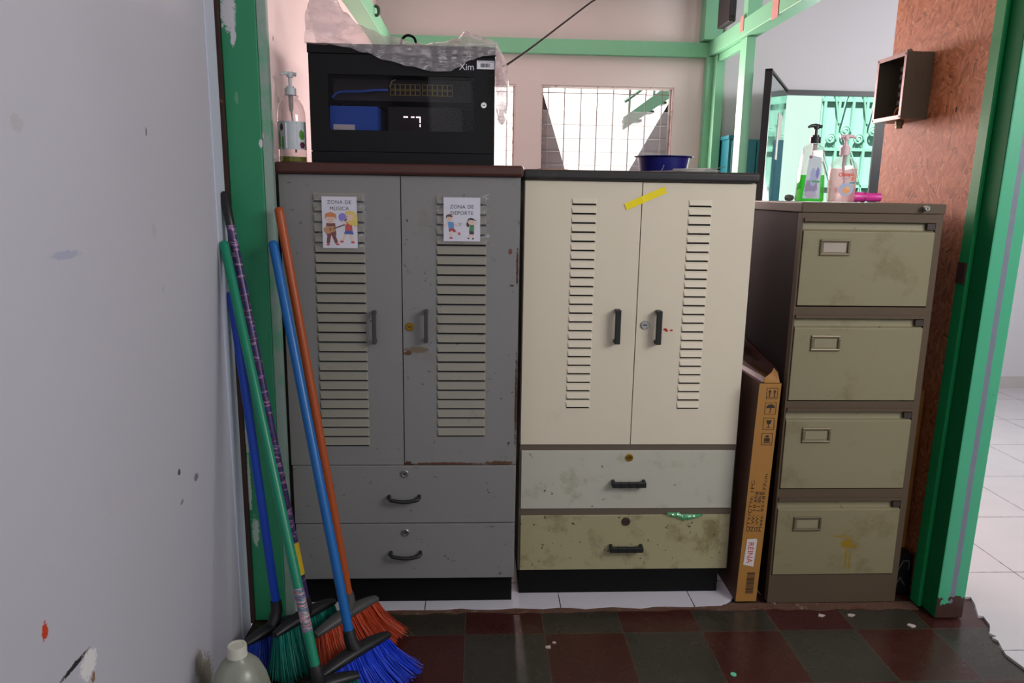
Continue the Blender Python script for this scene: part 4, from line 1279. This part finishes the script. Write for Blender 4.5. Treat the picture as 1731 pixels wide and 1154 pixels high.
# ---------------------------------------------------------------- electrical box on the strand board
M_ebox = paint('grey brown box metal', '6e6656', 0.45, 0.10, 14, metal=0.35)
eb = thing('electrical_box', 'open metal electrical box mounted on the strand board wall', 'electrical box', (1.47, 2.615, 1.70))
ex0, ex1, ey0, ey1, ez0, ez1 = 1.420, 1.5105, 2.522, 2.706, 1.600, 1.815
mb = MB()
t = 0.004
mb.box(ex1 - t, ex1, ey0, ey1, ez0, ez1)
mb.box(ex0, ex1 - t, ey0, ey0 + t, ez0, ez1)
mb.box(ex0, ex1 - t, ey1 - t, ey1, ez0, ez1)
mb.box(ex0, ex1 - t, ey0 + t, ey1 - t, ez0, ez0 + t)
mb.box(ex0, ex1 - t, ey0 + t, ey1 - t, ez1 - t, ez1)
mb.build('body', M_ebox, eb)
mb = MB()
t = 0.013
mb.box(ex0 - 0.002, ex0 + 0.001, ey0, ey1, ez1 - t, ez1)
mb.box(ex0 - 0.002, ex0 + 0.001, ey0, ey1, ez0, ez0 + t)
mb.box(ex0 - 0.002, ex0 + 0.001, ey0, ey0 + t, ez0 + t, ez1 - t)
mb.box(ex0 - 0.002, ex0 + 0.001, ey1 - t, ey1, ez0 + t, ez1 - t)
mb.mat(1)
for (y, z) in ((ey0 + 0.007, ez0 + 0.007), (ey1 - 0.007, ez0 + 0.007), (ey0 + 0.007, ez1 - 0.007), (ey1 - 0.007, ez1 - 0.007)):
    mb.lathe([(0.0035, -0.001), (0.0035, 0.0)], (ex0 - 0.002, y, z), 10, axis='x')
mb.build('rim', [paint('worn box rim', '7d605b', 0.4, 0.1, 20, metal=0.3), M_keyhole], eb)
for (x, z, r) in ((1.468, 1.742, 0.012), (1.466, 1.655, 0.018)):
    mb = MB()
    mb.lathe([(r, ey0 + 0.0005), (r, ey0 - 0.001), (r - 0.002, ey0 - 0.001), (r - 0.002, ey0 - 0.0003), (r * 0.5, ey0 - 0.0003), (r * 0.5, ey0 - 0.001), (0.001, ey0 - 0.001)], (x, 0, z), 24, axis='y')
    mb.build('knockout', M_ebox, eb, smooth=40)
mb = MB()
for k in range(5):
    zz = 1.655 + 0.028 * k
    mb.box(ex1 - 0.045, ex1 - 0.005, 2.59, 2.64, zz, zz + 0.018)
mb.box(ex1 - 0.03, ex1 - 0.005, 2.565, 2.585, 1.63, 1.79)
mb.build('breakers', plain('dark breaker plastic', '1c1a1a', 0.5), eb, bevel=0.002)
MB().tube(smooth_path([(1.485, 2.60, 1.66), (1.465, 2.61, 1.65), (1.455, 2.62, 1.635), (1.46, 2.63, 1.606)]), 0.003, 8).build('copper_wire', plain('copper wire', 'a87444', 0.4, 0.5), eb, smooth=60)
MB().lathe([(0.011, 1.575), (0.011, 1.585), (0.014, 1.587), (0.014, 1.5995)], (1.462, 2.60, 0), 16).build('conduit_stub', plain('stub metal', '7a684e', 0.4, 0.5), eb, smooth=40)
MB().lathe([(0.010, 1.8152), (0.010, 1.820), (0.007, 1.824)], (1.435, 2.54, 0), 14).build('top_lug', plain('lug metal', '8a8478', 0.4, 0.5), eb, smooth=40)

# ---------------------------------------------------------------- tall flat carton between the cupboards
def m_card(name, a, b):
    m = NT(name)
    co = m.vec('MULTIPLY', m.co, (60, 60, 3))
    c = m.mix(m.noise(1.0, 3, 0.6, co), srgb(a), srgb(b))
    c = m.mix(m.ramp(m.noise(14, 5, 0.7), [(0.66, 0.0), (0.74, 0.5)]), c, srgb('8a6030'))
    m.set(col=c, rough=0.45, spec=0.4)
    return m.m


M_carton = m_card('carton board', '9c6f35', 'a8783c')
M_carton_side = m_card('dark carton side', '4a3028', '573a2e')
M_flap = m_card('maroon carton flap', '4a2a2c', '5c3436')
SH = 0.028


def cx_(x, z):
    return x + SH * z


ca = thing('flat_carton', 'tall narrow brown carton with printed marks wedged beside the cream cupboard', 'carton', (0.91, 2.62, 0.0))
mb = MB()
x0, x1, y0, y1, zt = 0.875, 0.9455, 2.228, 3.15, 0.757
b8 = [(cx_(x0, 0), y0, 0.0005), (cx_(x1, 0), y0, 0.0005), (cx_(x1, 0), y1, 0.0005), (cx_(x0, 0), y1, 0.0005), (cx_(x0, zt), y0, zt), (cx_(x1, zt), y0, zt), (cx_(x1, zt), y1, zt), (cx_(x0, zt), y1, zt)]
mb.mat(0).mesh(b8, [(0, 1, 5, 4), (0, 3, 2, 1), (1, 2, 6, 5), (2, 3, 7, 6)])
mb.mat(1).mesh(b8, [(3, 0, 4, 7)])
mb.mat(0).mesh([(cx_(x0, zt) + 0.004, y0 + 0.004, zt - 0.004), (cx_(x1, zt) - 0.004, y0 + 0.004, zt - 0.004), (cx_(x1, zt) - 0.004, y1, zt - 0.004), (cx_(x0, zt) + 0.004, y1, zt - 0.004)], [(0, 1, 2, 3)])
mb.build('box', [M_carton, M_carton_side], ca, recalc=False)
mb = MB()
xr = cx_(x1, zt)
mb.mesh([(xr, 2.26, zt), (xr, 3.10, zt), (xr - 0.055, 3.10, zt + 0.125), (xr - 0.070, 2.50, zt + 0.135), (xr - 0.012, 2.265, zt + 0.045), (xr - 0.002, 2.26, zt + 0.03)], [(0, 1, 2, 3, 4, 5)])
mb.mesh([(xr + 0.003, 2.26, zt), (xr + 0.003, 3.10, zt), (xr - 0.052, 3.10, zt + 0.126), (xr - 0.067, 2.50, zt + 0.136), (xr - 0.009, 2.265, zt + 0.046), (xr + 0.001, 2.26, zt + 0.03)], [(5, 4, 3, 2, 1, 0)])
mb.build('flap', M_flap, ca, recalc=False)
xl = cx_(x0, zt)
mb = MB()
mb.mesh([(xl, 2.235, zt), (xl, 3.10, zt), (xl + 0.036, 3.10, zt + 0.05), (xl + 0.028, 2.26, zt + 0.012), (xl + 0.012, 2.232, zt + 0.002)], [(0, 1, 2, 3, 4)])
mb.build('flap', M_flap, ca, recalc=False)
mb = MB()
mb.mesh([(xr - 0.055, 2.232, zt + 0.001), (xr - 0.004, 2.232, zt + 0.001), (xr - 0.006, 2.250, zt + 0.030), (xr - 0.018, 2.256, zt + 0.044), (xr - 0.026, 2.252, zt + 0.030), (xr - 0.050, 2.245, zt + 0.012)], [(0, 1, 2, 3, 4, 5)])
mb.build('torn_flap', M_carton, ca, recalc=False)
# printed marks on the narrow face, running up it
yf = y0 - 0.0006
ux, uz = Vector((SH, 0, 1)).normalized(), None
M_print = plain('carton print', '2e2218', 0.7)
updir = (SH, 0, 1)
letters('QTY/CTN: 1PC\nN.W: 10.6kg\nG.W: 11.8kg\nMeas: 95×8×77cm', 0.0150, M_print, 'lettering', ca, (cx_(x0, 0.26) + 0.0195, yf, 0.252), updir, (-1, 0, SH), 0.0001, 'LEFT', 1.05, 0.90, 0.0, 1.75)
mb = MB()


def icon_frame(z0, z1):
    a0, a1 = cx_(x0, z0) + 0.026, cx_(x1, z0) - 0.008
    w_ = 0.0014
    for (p, q, r, s) in ((a0, a1, z0, z0 + w_), (a0, a1, z1 - w_, z1), (a0, a0 + w_, z0, z1), (a1 - w_, a1, z0, z1)):
        mb.box(p, q, yf - 0.0002, yf, r, s)
    return (a0 + a1) / 2, (z0 + z1) / 2


cx, cz = icon_frame(0.706, 0.742)
for s in (-1, 1):
    mb.box(cx + s * 0.008 - 0.0018, cx + s * 0.008 + 0.0018, yf - 0.0002, yf, cz - 0.010, cz + 0.006)
    mb.prism([(cx + s * 0.008 - 0.005, cz + 0.004), (cx + s * 0.008 + 0.005, cz + 0.004), (cx + s * 0.008, cz + 0.013)], 'y', yf - 0.0002, yf)
mb.box(cx - 0.015, cx + 0.015, yf - 0.0002, yf, cz - 0.0135, cz - 0.0115)
cx, cz = icon_frame(0.655, 0.694)
mb.prism([(cx + 0.014 * math.cos(PI * i / 12), cz + 0.002 + 0.012 * math.sin(PI * i / 12)) for i in range(13)], 'y', yf - 0.0002, yf)
mb.box(cx - 0.0010, cx + 0.0010, yf - 0.0002, yf, cz - 0.012, cz + 0.003)
mb.box(cx - 0.006, cx + 0.0010, yf - 0.0002, yf, cz - 0.013, cz - 0.0115)
cx, cz = icon_frame(0.604, 0.643)
mb.prism([(cx - 0.009, cz + 0.012), (cx + 0.009, cz + 0.012), (cx + 0.006, cz + 0.001), (cx, cz - 0.002), (cx - 0.006, cz + 0.001)], 'y', yf - 0.0002, yf)
mb.box(cx - 0.0012, cx + 0.0012, yf - 0.0002, yf, cz - 0.011, cz)
mb.box(cx - 0.007, cx + 0.007, yf - 0.0002, yf, cz - 0.013, cz - 0.011)
cx, cz = icon_frame(0.552, 0.592)
mb.box(cx - 0.012, cx + 0.012, yf - 0.0002, yf, cz - 0.013, cz - 0.010)
mb.box(cx - 0.009, cx + 0.009, yf - 0.0002, yf, cz - 0.008, cz + 0.004)
mb.box(cx - 0.005, cx + 0.005, yf - 0.0002, yf, cz + 0.006, cz + 0.013)
mb.build('handling_icons', M_print, ca)
mb = MB()
random.seed(9)
z = 0.030
while z < 0.105:
    hgt = random.choice((0.0010, 0.0018, 0.0028))
    a0 = cx_(x0, z) + 0.030
    mb.box(a0, a0 + 0.026, yf - 0.0002, yf, z, z + hgt)
    z += hgt + random.choice((0.0010, 0.0018))
mb.build('barcode', M_print, ca)
mb = MB()
mb.prism([(cx_(x0, 0.13) + 0.012, 0.135), (cx_(x0, 0.13) + 0.047, 0.128), (cx_(x0, 0.23) + 0.050, 0.222), (cx_(x0, 0.23) + 0.047, 0.228), (cx_(x0, 0.23) + 0.016, 0.226)], 'y', yf - 0.0006, yf)
pl = mb.build('paper_patch', plain('taped paper', 'd0c8c4', 0.5), ca)
letters('REINA', 0.027, plain('red pen', 'b83a30', 0.6), 'pen_lettering', pl, (cx_(x0, 0.18) + 0.022, yf - 0.0009, 0.179), (-SH, 0, -1), (1, 0, -SH), 0.0001, 'CENTER')

# ---------------------------------------------------------------- narrow boxes in the gap right of the filing cabinet
c2 = thing('narrow_carton', 'narrow brown carton in the shadow right of the filing cabinet', 'carton', (1.468, 2.40, 0.0))
MB().box(1.436, 1.506, 2.335, 2.78, 0.0005, 0.705).build('box', m_card('narrow carton board', 'a06a34', 'b07a40'), c2)  # plain brown board colour
mb = MB()
mb.mesh([(1.438, 2.336, 0.706), (1.505, 2.336, 0.706), (1.503, 2.41, 0.74), (1.462, 2.39, 0.755), (1.440, 2.40, 0.725)], [(0, 1, 2, 3, 4)])
mb.build('torn_flap', m_card('torn board', '7a5230', '8a6038'), c2)
k2 = thing('black_box', 'small black box with white zigzag mark at the foot of the narrow carton', 'box', (1.468, 2.30, 0.0))
MB().box(1.432, 1.500, 2.272, 2.330, 0.0005, 0.140).build('box', plain('black card', '141316', 0.4), k2)
mb = MB()
ym = 2.2712
for strokes in ((((1.446, 0.028), (1.462, 0.058)), ((1.462, 0.058), (1.480, 0.030))), (((1.452, 0.088), (1.466, 0.120)), ((1.466, 0.120), (1.488, 0.120)), ((1.488, 0.120), (1.488, 0.088)))):
    mb = MB()
    for (a, b) in strokes:
        d_ = (Vector((b[0], 0, b[1])) - Vector((a[0], 0, a[1])))
        mb.obox(((a[0] + b[0]) / 2, ym, (a[1] + b[1]) / 2), d_, (0, 1, 0), d_.cross(Vector((0, 1, 0))), d_.length / 2 + 0.0015, 0.0005, 0.0015)
    mb.build('white_mark', plain('white mark', '6a686c', 0.6), k2)

# ---------------------------------------------------------------- brooms
M_head_black = plain('black broom head plastic', '1b1b1d', 0.45)
M_head_grey = plain('grey broom head plastic', '4a4948', 0.5)


def m_bands(name, cols, scale):
    m = NT(name)
    co = m.vec('MULTIPLY', m.co, (20, 20, scale))
    c = m.ramp(m.noise(1.0, 2, 0.6, co), [(0.30, srgb(cols[0])), (0.42, srgb(cols[1])), (0.50, srgb(cols[2])), (0.56, srgb(cols[0])), (0.64, srgb(cols[3])), (0.70, srgb(cols[1]))])
    c2 = m.noise(1.0, 2, 0.6, m.vec('MULTIPLY', m.co, (160, 160, 30)))
    c = m.mix(m.ramp(c2, [(0.55, 0.0), (0.62, 0.45)]), c, srgb(cols[4]))
    m.set(col=c, rough=0.35)
    return m.m


M_plaid = m_bands('purple plaid sleeve', ['1a1444', '2c2468', '4a1c44', 'a87aa4', '223c84'], 95)
M_mosaic = m_bands('coloured sticker', ['5a3a7a', 'c8a0a0', '3a7a7a', 'd89060', '8a4a8a'], 120)
M_pole_blue = paint('blue pole', '1060a6', 0.32, 0.08, 10, chips=('c8d4e0', 0.76, 30))
M_pole_deep = paint('deep blue pole', '1544b0', 0.32, 0.08, 10, chips=('c8d4e0', 0.74, 24))
M_pole_teal = paint('teal green pole', '0c8060', 0.32, 0.08, 10, chips=('b8d8c8', 0.76, 28))
M_pole_orange = paint('orange brown pole', 'a44a1c', 0.4, 0.12, 8, chips=('6a3018', 0.7, 20))
M_tip_black = plain('black pole tip', '121214', 0.35)
M_yellow = plain('yellow sleeve', 'd8b818', 0.4)


def bristle_mat(name, a, b):
    m = NT(name)
    c = m.mix(m.noise(1.0, 2, 0.6, m.vec('MULTIPLY', m.co, (240, 240, 25))), srgb(a), srgb(b))
    m.set(col=c, rough=0.45, spec=0.3)
    return m.m


def broom(label, top, sock, e0, e1, zb, pole_mat, head_mat, brm, rad, name='broom', flare=0.05, droop=0.0, extra=(), seed=0, bend=None, count=1000, r_top=None):
    top, sock, e0, e1 = Vector(top), Vector(sock), Vector(e0), Vector(e1)
    mid = (e0 + e1) / 2
    t = thing(name, label, 'broom', (mid.x, mid.y, 0.0), 'brooms leaning in the corner')
    # pole
    d = (top - sock).normalized()
    pts = [sock + (top - sock) * (i / 14) for i in range(15)]
    pole = MB().tube(pts, rad, 16).build('pole', pole_mat, t, smooth=50)
    mb = MB()
    mb.tube([top - d * 0.004, top + d * 0.004, top + d * 0.009], [rad * 1.03, rad * 1.0, rad * 0.5], 16)
    mb.build('end_cap', extra[0][2] if extra and extra[0][0] == 'cap' else pole_mat, pole, smooth=50)
    for (kind, span, mt_) in extra:
        if kind == 'cap':
            a, b = span
            mb = MB().tube([sock + (top - sock) * a, sock + (top - sock) * b, sock + (top - sock) * b + d * 0.010], [rad * 1.06, rad * 1.02, rad * 0.4], 16)
            mb.build('grip_tip', mt_, pole, smooth=50)
        else:
            a, b = span
            MB().tube([sock + (top - sock) * a, sock + (top - sock) * b], rad * 1.05, 16).build(kind, mt_, pole, smooth=50)
    # head: rounded bar with a socket
    ax = (e1 - e0).normalized()
    L = (e1 - e0).length
    up = Vector((0, 0, 1))
    side = ax.cross(up).normalized()
    up = side.cross(ax).normalized()
    mb = MB()
    NSEC, NR = 13, 14
    vs, fs = [], []
    for i in range(NSEC):
        s = i / (NSEC - 1)
        q = math.sin(PI * min(1, max(0, 0.06 + 0.88 * s))) ** 0.35
        c = e0 + ax * L * s - up * 0.010 * (2 * s - 1) ** 2
        for k in range(NR):
            a = 2 * PI * k / NR
            ca, sa = math.cos(a), math.sin(a)
            qq = (abs(ca) ** 3 + abs(sa) ** 3) ** (-1 / 3)
            vs.append(c + side * (0.021 * q * ca * qq) + up * (0.014 * q * sa * qq))
    for i in range(NSEC - 1):
        for k in range(NR):
            j_ = (k + 1) % NR
            fs.append((i * NR + k, i * NR + j_, (i + 1) * NR + j_, (i + 1) * NR + k))
    fs.append(tuple(range(NR))[::-1])
    fs.append(tuple((NSEC - 1) * NR + k for k in range(NR)))
    mb.mesh(vs, fs)
    # socket cone
    hb = mid + up * 0.006
    mb.tube([hb, hb + (sock - hb) * 0.45, sock + d * 0.002, sock + d * 0.030], [0.020, rad * 1.45, rad * 1.35, rad * 1.22], 14)
    mb.build('head', head_mat, t, smooth=50)
    # bristles: thin tapered strands fanning out to the floor
    rnd = random.Random(seed)
    mb = MB()
    for i in range(count):
        s = rnd.random()
        c_ = rnd.uniform(-1, 1)
        p0 = e0 + ax * L * (0.03 + 0.94 * s) + side * 0.015 * c_ - up * 0.012
        fan = (s - 0.5) * 2
        hlen = p0.z - 0.003
        out = ax * (fan * flare + rnd.gauss(0, 0.006)) + side * (c_ * 0.026 + rnd.gauss(0, 0.005))
        if bend:
            out = out + Vector(bend)
        p3 = Vector((p0.x + out.x, p0.y + out.y, max(-0.004, rnd.gauss(0.004, 0.006))))
        pm = p0.lerp(p3, 0.5) + Vector((-out.x, -out.y, 0)) * 0.22
        w_ = 0.0013
        tdir = Vector((rnd.uniform(-1, 1), rnd.uniform(-1, 1), 0)).normalized()
        n2 = Vector((-tdir.y, tdir.x, 0))
        b0 = len(mb.v)
        for t_ in (0.0, 0.33, 0.67, 1.0):
            p = p0 * (1 - t_) ** 2 + pm * 2 * t_ * (1 - t_) + p3 * t_ * t_
            ww = w_ * (1 - 0.3 * t_)
            mb.v += [tuple(p + tdir * ww), tuple(p - tdir * ww * 0.5 + n2 * ww * 0.85), tuple(p - tdir * ww * 0.5 - n2 * ww * 0.85)]
        for q in range(3):
            for k in range(3):
                j_ = (k + 1) % 3
                mb.f.append((b0 + q * 3 + k, b0 + q * 3 + j_, b0 + (q + 1) * 3 + j_, b0 + (q + 1) * 3 + k))
                mb.mi.append(0)
        mb.f.append((b0 + 9, b0 + 10, b0 + 11))
        mb.mi.append(0)
    mb.build('bristles', brm, t)
    return t


B_orange = bristle_mat('orange bristle', 'a8381c', 'd05430')
B_blue = bristle_mat('blue bristle', '1030b8', '2850e8')
B_teal = bristle_mat('teal bristle', '0a6054', '168a78')
B_dteal = bristle_mat('dark teal bristle', '0a4a44', '107064')
B_dblue = bristle_mat('dark blue bristle', '0e2a80', '1c40b0')

broom('broom with deep blue pole and blue bristles nearest the white wall', (-0.684, 2.085, 1.045), (-0.575, 1.985, 0.135), (-0.645, 1.902, 0.092), (-0.520, 2.035, 0.092), 0.09, M_pole_deep, M_head_black, B_dblue, 0.0125, flare=0.02, seed=1, bend=(0.0, -0.03, 0))
broom('broom with purple plaid black tipped pole and dark teal bristles', (-0.688, 2.088, 1.318), (-0.478, 1.945, 0.165), (-0.556, 1.884, 0.13), (-0.425, 2.058, 0.13), 0.13, M_plaid, M_head_black, B_teal, 0.0115, flare=0.02, seed=2, bend=(0.02, -0.03, 0),
      extra=(('cap', (0.93, 1.0), M_tip_black), ('yellow_band', (0.085, 0.165), M_yellow)))
broom('broom with long teal pole and patterned sticker, teal bristles at front', (-0.684, 2.050, 1.187), (-0.393, 1.675, 0.135), (-0.482, 1.632, 0.105), (-0.303, 1.733, 0.110), 0.1, M_pole_teal, M_head_black, B_teal, 0.0125, flare=0.03, seed=3, bend=(0.03, -0.03, 0),
      extra=(('sticker', (0.10, 0.195), M_mosaic),))
broom('broom with orange pole, grey head and orange bristles', (-0.551, 2.120, 1.278), (-0.366, 1.995, 0.15), (-0.448, 1.898, 0.118), (-0.301, 2.079, 0.125), 0.12, M_pole_orange, M_head_grey, B_orange, 0.0125, flare=0.05, seed=4, bend=(0.045, -0.02, 0), count=1200)
broom('broom with bright blue pole and blue bristles in front of the orange one', (-0.566, 2.100, 1.186), (-0.333, 1.812, 0.145), (-0.401, 1.724, 0.112), (-0.244, 1.900, 0.118), 0.11, M_pole_blue, M_head_black, B_blue, 0.0130, flare=0.05, seed=5, bend=(0.045, -0.02, 0), count=1300)

# ---------------------------------------------------------------- plastic jug
m = NT('milky jug plastic')
c = m.mix(m.ramp(m.noise(9, 5, 0.6), [(0.55, 0.0), (0.68, 0.5)]), srgb('b0b4a4'), srgb('8e9676'))
tr = m.n('BsdfTranslucent', 0, {0: c})
df = m.n('BsdfDiffuse', 0, {0: c})
tp = m.n('BsdfTransparent', 0, {0: (0.9, 0.93, 0.86, 1)})
g_ = m.n('BsdfGlossy', 0, {0: (1, 1, 1, 1), 'Roughness': 0.3})
s_ = m.n('MixShader', 0, {0: 0.35, 1: df, 2: tr})
s_ = m.n('MixShader', 0, {0: 0.16, 1: s_, 2: tp})
s_ = m.n('MixShader', 0, {0: 0.05, 1: s_, 2: g_})
m.t.links.new(s_, m.out.inputs[0])
jx, jy, jz = -0.577, 1.645, -0.0075
jg = thing('plastic_jug', 'milky translucent plastic jug with white cap against the white wall', 'jug', (jx, jy, jz))
prof = [(0.066, 0.0), (0.076, 0.006), (0.078, 0.02), (0.078, 0.085), (0.0775, 0.10), (0.074, 0.13), (0.066, 0.165), (0.052, 0.197), (0.036, 0.215), (0.0215, 0.224), (0.0200, 0.232)]
mb = MB()
vs, fs = [], []
NSG = 48
for (r, h) in prof:
    for i in range(NSG):
        a = 2 * PI * i / NSG
        flt = 1 - 0.09 * max(0, math.cos(4 * a)) * (1 if 0.09 < h < 0.2 else 0.4 if h < 0.21 else 0)
        vs.append((jx + r * math.cos(a) * flt, jy + r * math.sin(a) * flt, jz + h))
n = len(prof)
for k in range(n - 1):
    for i in range(NSG):
        j_ = (i + 1) % NSG
        fs.append((k * NSG + i, k * NSG + j_, (k + 1) * NSG + j_, (k + 1) * NSG + i))
fs.append(tuple(range(NSG))[::-1])
mb.mesh(vs, fs)
mb.build('body', m.m, jg, smooth=50)
mb = MB()
mb.lathe([(0.0235, jz + 0.228), (0.0240, jz + 0.231), (0.0228, jz + 0.233), (0.0228, jz + 0.254), (0.0215, jz + 0.257), (0.0160, jz + 0.257), (0.0155, jz + 0.2555), (0.001, jz + 0.2555)], (jx, jy, 0), 36)
mb.build('cap', plain('white cap', 'c8c8b8', 0.45), jg, smooth=35)

# ---------------------------------------------------------------- things in the far room
tc = thing('teal_locker', 'dark teal steel locker behind the green partition posts', 'locker', (1.66, 4.5, 0.0))
M_tealc = paint('dark teal locker paint', '10606a', 0.4, 0.06, 4)
MB().box(1.475, 1.80, 4.42, 4.69, 0.0, 1.665).build('carcass', M_tealc, tc)
MB().box(1.490, 1.635, 4.408, 4.42, 0.05, 1.655).build('door', M_tealc, tc, bevel=0.002)
MB().box(1.640, 1.785, 4.408, 4.42, 0.05, 1.655).build('door', M_tealc, tc, bevel=0.002)
MB().box(1.466, 1.56, 4.405, 4.69, 1.665, 1.685).build('top', M_tealc, tc)
tag(MB().tube([(1.492, 4.68, 2.50), (1.494, 4.68, 2.22), (1.512, 4.68, 1.69)], 0.011, 8).build('conduit_pipe', plain('pale conduit', 'b8b2a8', 0.5), None, smooth=60), 'thin pale conduit pipe rising on the wall above the teal locker', 'pipe')
sp = thing('black_speaker', 'black box hanging behind the green partition posts near the ceiling', 'speaker', (1.40, 4.32, 2.32))
MB().box(1.352, 1.392, 4.20, 4.40, 2.262, 2.519).build('case', plain('black casing', '121214', 0.5), sp, bevel=0.006)
MB().box(1.360, 1.384, 4.192, 4.20, 2.29, 2.50).build('front_panel', plain('black mesh', '222226', 0.7), sp)
M_peel = plain('torn pink tape', 'b07a72', 0.6)
# strips of torn pink tape on the partition beam
for (t0, z0, z1, wd, lab) in ((0.60, 2.185, 2.262, 0.05, 'small strip of torn pink tape on the green partition beam by the black box'), (1.05, 2.150, 2.262, 0.075, 'larger strip of torn pink tape on the green partition beam near the ceiling')):
    q = part_box(t0, t0 + wd, z0, z1, -0.003, -0.0005)
    mb = MB().mesh(q, FS)
    tag(mb.build('torn_tape', M_peel), lab, 'tape', 'torn tape on the beam')
# hook on the left beam
tag(MB().tube(smooth_path([(-0.512, 3.95, 2.235), (-0.495, 3.95, 2.225), (-0.495, 3.95, 2.195), (-0.512, 3.95, 2.19)]), 0.008, 8).build('beam_hook', plain('dark hook', '1c3c2c', 0.5), None, smooth=60), 'dark hook on the green beam above the plastic bag', 'hook')

# ---------------------------------------------------------------- litter on the floor
M_chip = plain('paint chip', 'b8aca4', 0.8)
random.seed(31)
for (x, y, r, lab) in ((0.222, 1.999, 0.012, 'pale paint flake on the brown tiles below the cream cupboard'), (0.242, 2.022, 0.007, 'tiny paint flake beside the larger pale flake'), (1.134, 2.150, 0.010, 'white paint flake on the floor below the filing cabinet'), (1.236, 2.150, 0.011, 'pale paint flake in front of the filing cabinet, further right'), (1.40, 2.085, 0.013, 'crumbled mortar near the foot of the green post')):
    pts = [(x + r * (1 + 0.4 * random.uniform(-1, 1)) * math.cos(a), y + 0.7 * r * (1 + 0.4 * random.uniform(-1, 1)) * math.sin(a)) for a in [i * PI / 3.5 for i in range(7)]]
    tag(MB().prism(pts, 'z', -0.0078, -0.0050).build('paint_flake', M_chip), lab, 'debris', 'flakes on the floor')
tag(MB().lathe([(0.0085, -0.0078), (0.0085, -0.0052), (0.004, -0.0045)], (0.741, 1.857, 0), 16).build('green_cap', plain('mint plastic', '6ac8a0', 0.5), None, smooth=40), 'tiny mint green disc on a dark red floor tile', 'cap')
